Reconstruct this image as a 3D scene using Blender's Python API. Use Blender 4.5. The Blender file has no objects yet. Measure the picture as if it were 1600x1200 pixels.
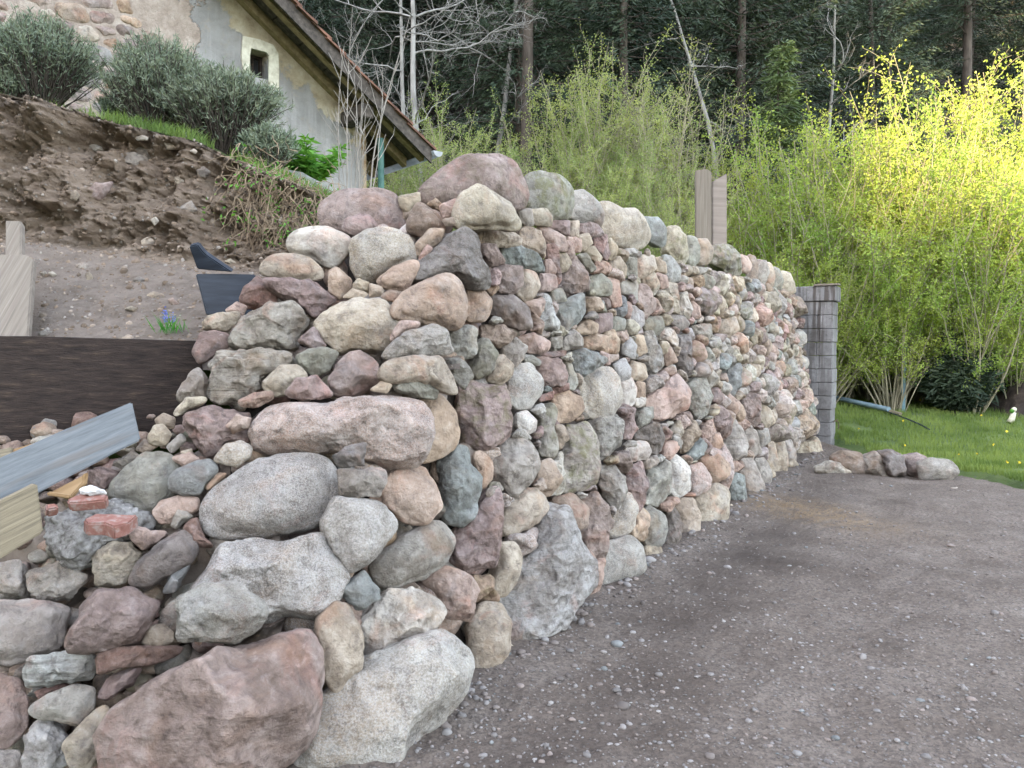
import bpy, bmesh, math, random
import numpy as np
from mathutils import Vector, Matrix, Euler
R = math.radians
scene = bpy.context.scene
COL = scene.collection

# ------------------------------------------------------------------ camera
F_PX, CAM_H, PITCH = 1209.0, 1.5, 2.6
cam_d = bpy.data.cameras.new('camera'); cam = bpy.data.objects.new('camera', cam_d); COL.objects.link(cam)
cam_d.sensor_width = 36; cam_d.lens = F_PX/1600*36; cam_d.clip_end = 2000; cam_d.clip_start = 0.05
cam.location = (0, 0, CAM_H); cam.rotation_euler = (R(90-PITCH), 0, 0)
scene.camera = cam

# ------------------------------------------------------------------ sky, sun, exposure
SUN_AZ = (-0.75, -0.66); SUN_EL = 19.0
w = bpy.data.worlds.new('World'); scene.world = w; w.use_nodes = True
nt = w.node_tree; sky = nt.nodes.new('ShaderNodeTexSky'); sky.sky_type = 'NISHITA'; sky.sun_disc = False
sky.sun_elevation = R(SUN_EL); sky.sun_rotation = math.atan2(SUN_AZ[0], SUN_AZ[1]); sky.dust_density = 1.2
sky.ozone_density = 0.6
hs_ = nt.nodes.new('ShaderNodeHueSaturation'); hs_.inputs['Saturation'].default_value = .50; nt.links.new(sky.outputs[0], hs_.inputs['Color']); nt.links.new(hs_.outputs[0], nt.nodes['Background'].inputs[0]); nt.nodes['Background'].inputs[1].default_value = 0.15
sl = bpy.data.lights.new('sun', 'SUN'); sl.energy = 2.2; sl.angle = R(0.6); sl.color = (1, .78, .44)
so = bpy.data.objects.new('sun', sl); COL.objects.link(so)
sdir = Vector((SUN_AZ[0]*math.cos(R(SUN_EL)), SUN_AZ[1]*math.cos(R(SUN_EL)), math.sin(R(SUN_EL)))).normalized()
so.rotation_euler = sdir.to_track_quat('Z', 'Y').to_euler()
scene.view_settings.view_transform = 'Standard'; scene.view_settings.look = 'None'
scene.view_settings.exposure = 3.5; scene.view_settings.gamma = 1

# ------------------------------------------------------------------ helpers
def seed(s): random.seed(s); np.random.seed(s)
_perm = np.random.RandomState(7).permutation(256); _perm = np.concatenate([_perm, _perm, _perm])
_grad = np.random.RandomState(8).normal(size=(256, 3)); _grad /= np.linalg.norm(_grad, axis=1)[:, None]
def pnoise(P):
    P = np.asarray(P, float); I = np.floor(P).astype(int); f = P - I; I &= 255
    u = f*f*f*(f*(f*6-15)+10); out = np.zeros(len(P))
    for dx in (0, 1):
        for dy in (0, 1):
            for dz in (0, 1):
                g = _grad[_perm[_perm[_perm[(I[:, 0]+dx) & 255]+((I[:, 1]+dy) & 255)]+((I[:, 2]+dz) & 255)]]
                d = f - (dx, dy, dz)
                wgt = (u[:, 0] if dx else 1-u[:, 0])*(u[:, 1] if dy else 1-u[:, 1])*(u[:, 2] if dz else 1-u[:, 2])
                out += wgt*(g*d).sum(1)
    return out*1.5
def fbm(P, o=4, lac=2.1, gain=.5):
    P = np.asarray(P, float); a = 1; s = np.zeros(len(P))
    for i in range(o): s += a*pnoise(P*lac**i+i*17.3); a *= gain
    return s
def smooth(x, a, b):
    t = np.clip((np.asarray(x, float)-a)/(b-a), 0, 1); return t*t*(3-2*t)

def tag(o, label=None, cat=None, group=None, kind=None):
    if label: o['label'] = label
    if cat: o['category'] = cat
    if group: o['group'] = group
    if kind: o['kind'] = kind
    return o
def mesh_np(name, V, Fc, mats=(), attrs=None, smooth_=False, midx=None):
    me = bpy.data.meshes.new(name); V = np.asarray(V, np.float32); Fc = np.asarray(Fc, np.int32)
    n, k = Fc.shape
    me.vertices.add(len(V)); me.vertices.foreach_set('co', V.ravel())
    me.loops.add(n*k); me.loops.foreach_set('vertex_index', Fc.ravel())
    me.polygons.add(n); me.polygons.foreach_set('loop_start', np.arange(0, n*k, k, dtype=np.int32))
    me.polygons.foreach_set('loop_total', np.full(n, k, np.int32))
    if smooth_: me.polygons.foreach_set('use_smooth', np.ones(n, bool))
    for m in mats: me.materials.append(m)
    if midx is not None: me.polygons.foreach_set('material_index', np.asarray(midx, np.int32))
    for nm, (ty, arr) in (attrs or {}).items():
        at = me.attributes.new(nm, ty, 'POINT'); arr = np.asarray(arr, np.float32)
        at.data.foreach_set({'FLOAT': 'value', 'FLOAT_VECTOR': 'vector', 'FLOAT_COLOR': 'color'}[ty], arr.ravel())
    me.update(calc_edges=True); return me
def link(name, me, parent=None, loc=(0, 0, 0), rot=(0, 0, 0)):
    o = bpy.data.objects.new(name, me); COL.objects.link(o); o.location = loc; o.rotation_euler = rot
    if parent is not None: o.parent = parent
    return o
def empty(name, loc, rz=0):
    o = bpy.data.objects.new(name, None); COL.objects.link(o); o.location = loc; o.rotation_euler = (0, 0, rz)
    o.empty_display_size = .2; return o
def copy_tree(o, parent=None):
    c = o.copy(); COL.objects.link(c)
    if parent is not None: c.parent = parent
    for ch in list(o.children): copy_tree(ch, c)
    return c

# rays from the camera position, used to lay the scene out in world space
_M = Matrix.Rotation(R(90-PITCH), 3, 'X')
CAMP = np.array([0, 0, CAM_H])
def ray(px, py):
    d = _M @ Vector(((px-800)/F_PX, (600-py)/F_PX, -1)); d = np.array(d); return d/d[1]     # per metre of y
def at(px, py, y): return CAMP + ray(px, py)*y
def hit(px, py, P, n):
    d = ray(px, py); return CAMP + d*np.dot(P-CAMP, n)/np.dot(d, n)

# wall planes
A = np.array([0.1, 3.94, 0.0]); WD = np.array([0.511, 0.8595, 0.0]); ND = np.array([0.8595, -0.511, 0.0])
BAT = 0.16
NF = np.array([ND[0], ND[1], BAT]); NF /= np.linalg.norm(NF)
VF = np.cross(NF, WD); VF *= np.sign(VF[2])
SP = np.array([0, 2.6, .31]); NS = np.array([0.0, -1.31, 1.0]); NS /= np.linalg.norm(NS)
def wall_pt(px, py, off=0.0):
    a = hit(px, py, A, NF); b = hit(px, py, SP, NS)
    if px > 800: n = NF; p = a
    elif px < 380: n = NS; p = b
    elif a[1] >= b[1]: n, p = NF, a
    else: n, p = NS, b
    if off: p = CAMP + (p-CAMP)*(1-off/p[1])
    return p, n

# ------------------------------------------------------------------ materials
def new_mat(name):
    m = bpy.data.materials.new(name); m.use_nodes = True; nt = m.node_tree
    return m, nt, nt.nodes['Principled BSDF']
class NB:
    def __init__(s, nt): s.nt = nt
    def n(s, t, **k):
        x = s.nt.nodes.new(t)
        for a, b in k.items(): setattr(x, a, b)
        return x
    def l(s, a, b): s.nt.links.new(a, b)
    def noise(s, vec, scale, detail=4, rough=.5, dist=0):
        x = s.n('ShaderNodeTexNoise'); x.inputs['Scale'].default_value = scale; x.inputs['Detail'].default_value = detail
        x.inputs['Roughness'].default_value = rough; x.inputs['Distortion'].default_value = dist
        if vec is not None: s.l(vec, x.inputs['Vector'])
        return x.outputs['Fac']
    def voro(s, vec, scale, feature='F1', out='Distance', rnd=1):
        x = s.n('ShaderNodeTexVoronoi', feature=feature); x.inputs['Scale'].default_value = scale
        x.inputs['Randomness'].default_value = rnd
        if vec is not None: s.l(vec, x.inputs['Vector'])
        return x.outputs[out]
    def ramp(s, fac, stops, interp='LINEAR'):
        x = s.n('ShaderNodeValToRGB'); cr = x.color_ramp; cr.interpolation = interp
        while len(cr.elements) < len(stops): cr.elements.new(.5)
        for e, (p, c) in zip(cr.elements, stops):
            e.position = p; e.color = (c, c, c, 1) if isinstance(c, (int, float)) else (*c, 1)
        s.l(fac, x.inputs[0]); return x.outputs[0]
    def mix(s, fac, a, b, mode='MIX'):
        x = s.n('ShaderNodeMix', data_type='RGBA', blend_type=mode)
        for i, v in ((0, fac), (6, a), (7, b)):
            if hasattr(v, 'links'): s.l(v, x.inputs[i])
            elif isinstance(v, (int, float)): x.inputs[i].default_value = v if i == 0 else (v, v, v, 1)
            else: x.inputs[i].default_value = (*v, 1)
        return x.outputs[2]
    def math(s, op, a, b=0.0, clamp=False):
        x = s.n('ShaderNodeMath', operation=op, use_clamp=clamp)
        for i, v in ((0, a), (1, b)):
            if hasattr(v, 'links'): s.l(v, x.inputs[i])
            else: x.inputs[i].default_value = v
        return x.outputs[0]
    def attr(s, name, out='Color'): return s.n('ShaderNodeAttribute', attribute_name=name).outputs[out]
    def bump(s, h, strength, dist, normal=None):
        x = s.n('ShaderNodeBump'); x.inputs['Strength'].default_value = strength; x.inputs['Distance'].default_value = dist
        s.l(h, x.inputs['Height'])
        if normal is not None: s.l(normal, x.inputs['Normal'])
        return x.outputs[0]
    def mapping(s, vec, scale=(1, 1, 1), rot=(0, 0, 0)):
        x = s.n('ShaderNodeMapping'); x.inputs['Scale'].default_value = scale; x.inputs['Rotation'].default_value = rot
        s.l(vec, x.inputs['Vector']); return x.outputs[0]
    def objco(s): return s.n('ShaderNodeTexCoord').outputs['Object']
    def geo(s): return s.n('ShaderNodeNewGeometry').outputs['Position']

def make_rock_mat():
    m, nt, b = new_mat('rock'); k = NB(nt)
    tint = k.attr('tint'); prm = k.n('ShaderNodeSeparateColor'); k.l(k.attr('prm'), prm.inputs[0])
    spk, lay, moss = prm.outputs; spk = k.math('POWER', spk, 1.6)
    va = k.n('ShaderNodeVectorMath', operation='ADD'); k.l(k.objco(), va.inputs[0]); k.l(k.attr('off', 'Vector'), va.inputs[1])
    sx = k.n('ShaderNodeSeparateXYZ'); k.l(k.attr('off', 'Vector'), sx.inputs[0])
    vs = k.n('ShaderNodeVectorMath', operation='SCALE'); k.l(va.outputs[0], vs.inputs[0])
    k.l(k.math('ADD', .62, k.math('MULTIPLY', k.math('FRACT', k.math('MULTIPLY', sx.outputs[1], 3.7)), .8)), vs.inputs['Scale'])
    co = vs.outputs[0]
    big = k.noise(co, 5, 4, .6, .4); mid = k.noise(co, 19, 7, .68, .3)
    c = k.mix(k.ramp(big, [(.33, 0), (.67, 1)]), k.mix(1, tint, (.66, .60, .55), 'MULTIPLY'), k.mix(1, tint, (1.28, 1.28, 1.28), 'MULTIPLY'))
    c = k.mix(k.ramp(mid, [(.34, .85), (.50, 0)]), c, k.mix(1, tint, (.42, .385, .37), 'MULTIPLY'))
    c = k.mix(k.ramp(mid, [(.54, 0), (.70, .6)]), c, k.mix(.35, k.mix(1, tint, (1.45, 1.45, 1.45), 'MULTIPLY'), (.48, .45, .425)))
    zc = k.noise(co, 2.3, 6, .62, 1.2)                                  # mineral zones
    c = k.mix(k.ramp(zc, [(.34, .5), (.46, 0)]), c, k.mix(.5, c, (.30, .30, .315)))
    c = k.mix(k.ramp(k.noise(co, 4.3, 6, .65, .8), [(.56, 0), (.66, .5)]), c, k.mix(1, c, (1.12, .80, .72), 'MULTIPLY'))
    st = k.noise(co, 3.1, 5, .6, 1.0)                                   # rusty / ochre weathering
    c = k.mix(k.ramp(st, [(.55, 0), (.72, .42)]), c, k.mix(1, tint, (1.12, .83, .58), 'MULTIPLY'))
    s1 = k.ramp(k.noise(co, 160, 2, .7), [(.44, 0), (.55, 1)]); s2 = k.ramp(k.noise(co, 105, 3, .7), [(.55, 0), (.64, 1)])
    c2 = k.mix(k.math('MULTIPLY', s1, k.math('MULTIPLY', spk, .75)), c, k.mix(.5, c, (.60, .575, .55)))
    c2 = k.mix(k.math('MULTIPLY', s2, k.math('MULTIPLY', spk, .6)), c2, (.11, .105, .105))
    # crystal-dense pale patches
    pt = k.ramp(k.noise(co, 7, 5, .7), [(.48, 0), (.66, 1)])
    c2 = k.mix(k.math('MULTIPLY', k.math('MULTIPLY', pt, spk), .4), c2, (.50, .475, .45))
    # layering / veins
    lv = k.noise(k.mapping(co, (3, 3, 34), (.5, .3, 0)), 1.2, 5, .6, .6)
    c2 = k.mix(k.math('MULTIPLY', k.ramp(lv, [(.35, .8), (.5, 0)]), lay), c2, k.mix(1, c2, (.5, .48, .47), 'MULTIPLY'))
    # dust of dried earth
    ds = k.ramp(k.noise(co, 26, 6, .7), [(.56, 0), (.75, .35)])
    c2 = k.mix(ds, c2, (.19, .15, .125))
    mn = k.math('MULTIPLY', k.ramp(k.noise(co, 13, 6, .7), [(.47, 0), (.60, 1)]), moss)
    c2 = k.mix(mn, c2, (.13, .13, .035))
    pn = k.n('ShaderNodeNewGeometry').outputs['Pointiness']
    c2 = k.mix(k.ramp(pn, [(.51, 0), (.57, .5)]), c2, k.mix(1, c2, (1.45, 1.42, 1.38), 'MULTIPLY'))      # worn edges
    c2 = k.mix(k.ramp(pn, [(.42, .7), (.49, 0)]), c2, (.13, .10, .08))                                   # dark brown in the concave creases
    k.l(c2, b.inputs['Base Color']); b.inputs['Roughness'].default_value = .82; b.inputs['Specular IOR Level'].default_value = .3
    h = k.math('ADD', k.math('MULTIPLY', mid, 1.0), k.math('MULTIPLY', k.noise(co, 75, 6, .75), .6))
    h = k.math('ADD', h, k.math('MULTIPLY', k.math('MULTIPLY', lv, lay), .9))
    # broken, shell-shaped fracture faces on the split stones
    dn = k.n('ShaderNodeTexNoise'); dn.inputs['Scale'].default_value = 5; dn.inputs['Detail'].default_value = 3; k.l(co, dn.inputs['Vector'])
    ds_ = k.n('ShaderNodeVectorMath', operation='SCALE'); k.l(dn.outputs['Color'], ds_.inputs[0]); ds_.inputs['Scale'].default_value = .22
    da = k.n('ShaderNodeVectorMath', operation='ADD'); k.l(co, da.inputs[0]); k.l(ds_.outputs[0], da.inputs[1])
    v1 = k.voro(k.mapping(da.outputs[0], (1, .75, 1.5), (.4, .8, .2)), 6.5); v2 = k.voro(k.mapping(da.outputs[0], (1.3, 1, .8), (1.1, .3, .6)), 15)
    chip = k.n('ShaderNodeAttribute', attribute_name='prm').outputs['Alpha']
    h = k.math('ADD', h, k.math('MULTIPLY', k.math('ADD', k.math('MULTIPLY', v1, 2.4), k.math('MULTIPLY', v2, .9)), chip))
    k.l(k.bump(h, 1, .026), b.inputs['Normal']); return m
ROCK = make_rock_mat()

def simple(name, stops, scale=8, detail=6, rough=.85, bump=.5, dist=.01, coord='obj', stretch=(1, 1, 1), rot=(0, 0, 0), spots=None, noise_rough=.6):
    m, nt, b = new_mat(name); k = NB(nt); co = k.objco() if coord == 'obj' else k.geo()
    if stretch != (1, 1, 1) or rot != (0, 0, 0): co = k.mapping(co, stretch, rot)
    f = k.noise(co, scale, detail, noise_rough, .3 if stretch == (1, 1, 1) else .03); c = k.ramp(f, stops)
    if spots: c = k.mix(k.ramp(k.noise(co, spots[0], 4), [(.55, 0), (.65, spots[2])]), c, spots[1])
    k.l(c, b.inputs['Base Color']); b.inputs['Roughness'].default_value = rough
    b.inputs['Specular IOR Level'].default_value = .3
    if bump: k.l(k.bump(k.math('ADD', f, k.math('MULTIPLY', k.noise(co, scale*6, 4, .7), .4)), bump, dist), b.inputs['Normal'])
    return m
def leaf_mat(name, c1, c2, trans=.35, rnd=.35, scale=1.5, rough=.6):
    m, nt, b = new_mat(name); k = NB(nt)
    f = k.noise(k.geo(), scale, 3, .6); c = k.mix(k.ramp(f, [(.35, 0), (.65, 1)]), c1, c2)
    oi = k.n('ShaderNodeObjectInfo').outputs['Random']
    hs = k.n('ShaderNodeHueSaturation'); k.l(c, hs.inputs['Color'])
    k.l(k.math('ADD', k.math('MULTIPLY', oi, rnd), 1-rnd/2), hs.inputs['Value'])
    k.l(k.math('ADD', k.math('MULTIPLY', k.math('FRACT', k.math('MULTIPLY', oi, 7.3)), .03), .485), hs.inputs['Hue'])
    c = hs.outputs[0]
    isl = k.n('ShaderNodeNewGeometry').outputs['Random Per Island']
    c = k.mix(k.math('MULTIPLY', isl, .5), c, k.mix(1, c, (1.35, 1.25, .9), 'MULTIPLY'))
    k.l(c, b.inputs['Base Color']); b.inputs['Roughness'].default_value = rough; b.inputs['Specular IOR Level'].default_value = .25
    t = k.n('ShaderNodeBsdfTranslucent'); k.l(k.mix(1, c, (1.2, 1.15, .6), 'MULTIPLY'), t.inputs[0])
    ms = k.n('ShaderNodeMixShader'); ms.inputs[0].default_value = trans
    k.l(b.outputs[0], ms.inputs[1]); k.l(t.outputs[0], ms.inputs[2])
    k.l(ms.outputs[0], nt.nodes['Material Output'].inputs[0]); return m
M = {}
M['soil'] = simple('soil', [(.3, (.085, .065, .053)), (.5, (.17, .135, .11)), (.7, (.27, .225, .19))], 3.0, 8, .95, 1, .03, 'geo', spots=(1.7, (.13, .085, .055), .7))
M['core'] = simple('shaded_core_earth', [(.35, (.03, .024, .02)), (.65, (.065, .05, .042))], 6, 6, .95, 1, .03)  # near-black colour stands in for shade between the stones
M['darkwood'] = simple('dark_timber', [(.3, (.012, .008, .007)), (.55, (.04, .027, .022)), (.75, (.11, .075, .05))], 11, 9, .8, 1, .012, stretch=(.7, 4, 4), noise_rough=.72)
M['bluewood'] = simple('blue_grey_board', [(.3, (.08, .085, .092)), (.5, (.135, .144, .155)), (.75, (.20, .207, .217))], 7, 9, .6, .4, .004, stretch=(.45, 6, 6), noise_rough=.68, spots=(3.0, (.12, .10, .09), .6))
M['yelwood'] = simple('weathered_yellow_board', [(.3, (.075, .062, .048)), (.5, (.19, .155, .105)), (.7, (.29, .24, .165))], 7, 9, .8, .7, .006, stretch=(.3, 11, 1), noise_rough=.7)
M['palewood'] = simple('pale_timber', [(.3, (.11, .09, .072)), (.55, (.19, .16, .13)), (.8, (.26, .225, .19))], 5, 8, .8, .5, .005, stretch=(12, .35, 1), noise_rough=.68, spots=(2.2, (.15, .12, .10), .5))
M['tarwood'] = simple('blue_black_board', [(.3, (.012, .015, .022)), (.6, (.028, .034, .048)), (.8, (.06, .07, .09))], 4, 7, .55, .4, .004, stretch=(.7, 6, 6))
M['orangewood'] = simple('orange_wood', [(.35, (.20, .12, .055)), (.65, (.29, .19, .10))], 4, 5, .7, .3, .003, stretch=(.5, 6, 6))
M['brick'] = simple('red_brick', [(.3, (.15, .062, .048)), (.5, (.21, .10, .08)), (.65, (.25, .19, .17))], 30, 5, .9, .6, .004)
M['concrete'] = simple('rough_concrete', [(.35, (.12, .108, .10)), (.5, (.24, .225, .215)), (.7, (.36, .345, .33))], 30, 6, .95, 1, .02)
M['bark'] = simple('bark', [(.3, (.035, .027, .022)), (.7, (.11, .09, .075))], 9, 6, .9, .6, .01, stretch=(1, 1, .3))
M['palebark'] = simple('pale_bark', [(.3, (.13, .12, .11)), (.7, (.34, .33, .31))], 7, 6, .9, .4, .01, stretch=(1, 1, .3))
M['twig'] = simple('green_twig', [(.3, (.20, .18, .12)), (.7, (.36, .32, .23))], 4, 3, .9, 0)
M['drytwig'] = simple('dry_pale_twig', [(.3, (.20, .175, .15)), (.7, (.36, .325, .29))], 4, 3, .9, 0)
M['leaf'] = leaf_mat('spring_leaf', (.20, .30, .07), (.36, .42, .11), .45, .4)
M['leaf_dull'] = leaf_mat('dull_spring_leaf', (.19, .26, .10), (.32, .37, .15), .4, .4)
M['needle'] = leaf_mat('needle', (.024, .040, .030), (.050, .070, .044), .1, .8, .5)
M['grass'] = leaf_mat('grass', (.085, .15, .038), (.18, .26, .075), .3, .2, 1.2)
M['lav'] = leaf_mat('lavender_leaf', (.10, .135, .10), (.22, .26, .20), .12, .1, 9)
M['green'] = leaf_mat('lush_leaf', (.06, .20, .03), (.13, .30, .05), .3, .1, 9)
M['dry'] = simple('dry_roots', [(.3, (.16, .11, .075)), (.7, (.36, .28, .19))], 5, 3, .95, 0)
# ------------------------------------------------------------------ rocks
TINT = dict(pk=(.58, .45, .41), pp=(.41, .325, .315), rd=(.35, .235, .21), gr=(.44, .41, .385), be=(.56, .495, .42), wh=(.70, .66, .62),
            orr=(.55, .435, .36), br=(.40, .325, .275), gn=(.40, .395, .36), bl=(.33, .35, .355), dk=(.28, .25, .24), wb=(.52, .52, .525))
_ico = {}
def ico(l):
    if l not in _ico:
        bm = bmesh.new(); bmesh.ops.create_icosphere(bm, subdivisions=l, radius=1)
        V = np.array([v.co[:] for v in bm.verts]); Fc = np.array([[v.index for v in f.verts] for f in bm.faces]); bm.free()
        _ico[l] = (V, Fc)
    return _ico[l]
def prof_from_poly(P2, n=72, sm=1):
    c = P2.mean(0); x, y = (P2-c).T; x1, y1 = np.roll(x, -1), np.roll(y, -1); cr = x*y1-x1*y; ar = cr.sum()/2
    if abs(ar) > 1e-9: c = c + np.array([((x+x1)*cr).sum(), ((y+y1)*cr).sum()])/(6*ar)
    Q = P2-c; r = np.zeros(n)
    for i in range(n):
        t = 2*math.pi*i/n; d = np.array([math.cos(t), math.sin(t)])
        for j in range(len(Q)):
            a, b = Q[j], Q[(j+1) % len(Q)]; e = b-a; det = d[0]*(-e[1])+e[0]*d[1]
            if abs(det) < 1e-12: continue
            s = (a[0]*(-e[1])+e[0]*a[1])/det; u = (d[0]*a[1]-d[1]*a[0])/det
            if s > 0 and -1e-6 <= u <= 1+1e-6: r[i] = max(r[i], s)
    r[r == 0] = r[r > 0].mean() if (r > 0).any() else .01
    for _ in range(sm): r = .25*np.roll(r, 1)+.5*r+.25*np.roll(r, -1)
    return c, r
def rock_verts(r, tf, tb, shape, rs, level, size):
    """r: outline radii; tf/tb: front/back half thickness; returns local verts (u,v,n)"""
    S, Fc = ico(level); S = S.copy()
    hh = np.hypot(S[:, 0], S[:, 1])
    def term(cz, th, d): sn = math.sqrt(max(0, 1-cz*cz)); return np.clip(S@np.array([sn*math.cos(th), sn*math.sin(th), cz]), 0, None)/d
    if shape == 'r':
        q = 10; acc = np.ones(len(S))
        for i in range(7): acc += term(rs.uniform(.2, .98), rs.uniform(0, 6.283), rs.uniform(.80, .99))**q
        for i in range(3): acc += term(-rs.uniform(.2, .9), rs.uniform(0, 6.283), rs.uniform(.85, .98))**q
        rad = acc**(-1.0/q); pk = 1/np.maximum(hh, 1e-3)
        rad = np.where(hh > .92, rad+(1-rad)*smooth(hh, .92, 1), rad)
    else:
        q = 40; acc = (hh*1.0)**q+.75**q
        t0 = rs.uniform(0, 6.283); tilt = rs.uniform(.86, .99); acc += term(tilt, t0, rs.uniform(.55, .72))**q         # main front face
        acc += term(rs.uniform(.72, .92), t0+math.pi+rs.uniform(-.9, .9), rs.uniform(.58, .80))**q
        acc += term(rs.uniform(.6, .85), t0+rs.uniform(1.2, 2.0), rs.uniform(.62, .82))**q
        for i in range(11): acc += term(rs.uniform(.15, .8), t0+i*.571+rs.uniform(-.3, .3), rs.uniform(.80, 1.02))**q
        for i in range(5): acc += term(-rs.uniform(.3, .9), i*1.26+rs.uniform(-.4, .4), rs.uniform(.75, 1.0))**q
        rad = acc**(-1.0/q); tf *= 1.45
    th = np.arctan2(S[:, 1], S[:, 0]); n = len(r)
    x = (th/(2*math.pi) % 1)*n; i0 = np.floor(x).astype(int) % n; fr = x-np.floor(x)
    ro = r[i0]*(1-fr)+r[(i0+1) % n]*fr
    if shape == 'r': h = hh**.86/np.maximum(hh, 1e-6)
    else: h = 1
    P = np.stack([S[:, 0]*rad*ro*h, S[:, 1]*rad*ro*h, S[:, 2]*rad*np.where(S[:, 2] > 0, tf, tb)], 1)
    off = rs.uniform(-50, 50, 3); a = {'r': .035, 'a': .032, 'x': .055}[shape]*size
    d = fbm(P/size*2.2+off, 3)*a
    if level >= 5: d += fbm(P*14+off, 3)*(.0035 if shape == 'r' else .007)
    if shape != 'r':
        rd = 1-np.abs(pnoise(P/size*2.3+off*1.3)); d -= np.clip(rd-.86, 0, 1)*size*(.13 if shape == 'a' else .2)
    if shape == 'x':
        q_ = fbm(P/size*2.6+off, 2)*4; d += (np.floor(q_)+smooth(q_-np.floor(q_), .35, .65))/4*.07*size
    return P + S*d[:, None], Fc
def srgb_jit(t, rs, j=.1):
    t = np.array(t)*[.66, .642, .606]; t = np.clip(t.mean()+(t-t.mean())*1.1, .02, 1); v = 1+rs.uniform(-j, j)*1.2; return np.clip(np.array(t)*v*(1+rs.uniform(-j, j, 3)*.35), .02, .85)
def p4(p): return np.array(p, float) if len(p) == 4 else np.append(p, 0.)
def rock_mesh(name, P, Fc, tint, prm, rs):
    n = len(P); off = rs.uniform(-30, 30, 3)
    return mesh_np(name, P, Fc, [ROCK], {'tint': ('FLOAT_COLOR', np.tile(np.append(tint, 1), (n, 1))),
        'prm': ('FLOAT_COLOR', np.tile(p4(prm), (n, 1))), 'off': ('FLOAT_VECTOR', np.tile(off, (n, 1)))}, smooth_=True)
def px_rock(pts, shape, rs, off=0.0, grow=1.0, thick=1.0, depth=None, level=None):
    """a stone whose outline was measured at pixels `pts`, set on the wall / heap surface. returns centre, world-space offsets, faces"""
    pts = np.array(pts, float); cx, cy = pts.mean(0)
    if depth is None: P0, n = wall_pt(cx, cy, off)
    else: P0 = at(cx, cy, depth); n = np.array([0, -1., .35]); n /= np.linalg.norm(n)
    v = CAMP-P0; v /= np.linalg.norm(v); onface = depth is None and n is NF; nn = n*(1.5 if onface and cx > 800 else .9 if onface else .55)+v; nn /= np.linalg.norm(nn)
    U = np.cross(np.array([0, 0, 1.]), nn); U /= np.linalg.norm(U); W = np.cross(nn, U)
    Q = np.array([hit(x, y, P0, nn)-P0 for x, y in pts]); P2 = np.stack([Q@U, Q@W], 1)
    c, r = prof_from_poly(P2, sm=3 if shape == 'r' else 1); r = r*grow
    w_, h_ = np.ptp(P2[:, 0]), np.ptp(P2[:, 1]); m = min(w_, h_); size = math.sqrt(w_*h_)/2
    tf, tb = (.25 if onface and cx > 800 else .34)*m*thick, .62*m*thick
    pxs = max(np.ptp(pts[:, 0]), np.ptp(pts[:, 1]))
    if level is None: level = 6 if pxs > 120 else 5 if pxs > 42 else 4
    L, Fc = rock_verts(r, tf, tb, shape, rs, level, size)
    C = P0+U*c[0]+W*c[1]-nn*tf*.45
    return C, L[:, :1]*U+L[:, 1:2]*W+L[:, 2:]*nn, Fc, size
def parse(line):
    f = [x.strip() for x in line.split('|')]; head = f[0].split(); pts = [tuple(float(a) for a in p.split(',')) for p in f[1].split()]
    opt = {}
    for h in head[2:]: opt[h[0]] = float(h[1:])
    return head[0], head[1], opt, pts, (f[2] if len(f) > 2 else None), (f[3] if len(f) > 3 else None)
# head: tint shape  s=speckle l=layering m=moss o=towards the camera g=grow t=thickness
CAPS = '''
pp r s.3 m.15 o-.08 t1.2|657,305 675,280 710,252 730,240 755,237 790,239 812,250 825,275 832,295 831,320 825,330 790,322 740,326 700,324 667,318|long rounded purple-brown boulder crowning the wall
gn r s.4 m.55 t1.1|826,272 845,265 880,271 900,292 902,315 895,340 865,344 835,330 828,315|grey-green capstone with yellow moss
gr r s.5 t1.1|898,296 915,295 937,312 947,330 945,356 920,349 897,342 898,315
be r s.7 t1.1|939,314 950,311 977,325 995,324 1010,337 1021,360 1020,377 1005,389 965,386 945,366|broad speckled pink and beige capstone
bl r s.5|1006,337 1032,339 1044,355 1044,380 1037,387 1018,377|bluish grey capstone
be r m.4 s.5|1045,354 1062,351 1075,367 1079,400 1072,414 1060,410 1044,392
gn r s.3|1075,366 1090,370 1096,387 1095,407 1085,418 1076,410
be r s.4|1091,372 1107,372 1117,387 1116,402 1110,412 1096,414 1094,387
gn a m.5 s.3|1115,382 1140,380 1155,392 1162,410 1162,430 1147,432 1135,422 1115,410
pk r s.3|1158,396 1170,400 1177,415 1172,428 1160,424
br r s.4|1170,396 1182,400 1187,420 1185,440 1175,444 1173,415
gr r s.3|1184,404 1200,407 1205,425 1197,445 1184,442
be r s.3|1200,407 1208,412 1213,430 1210,449 1199,446
gn r s.3|1209,415 1220,420 1226,440 1222,454 1211,449
be r s.4|1222,422 1235,424 1243,440 1246,457 1235,462 1223,450'''
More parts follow.
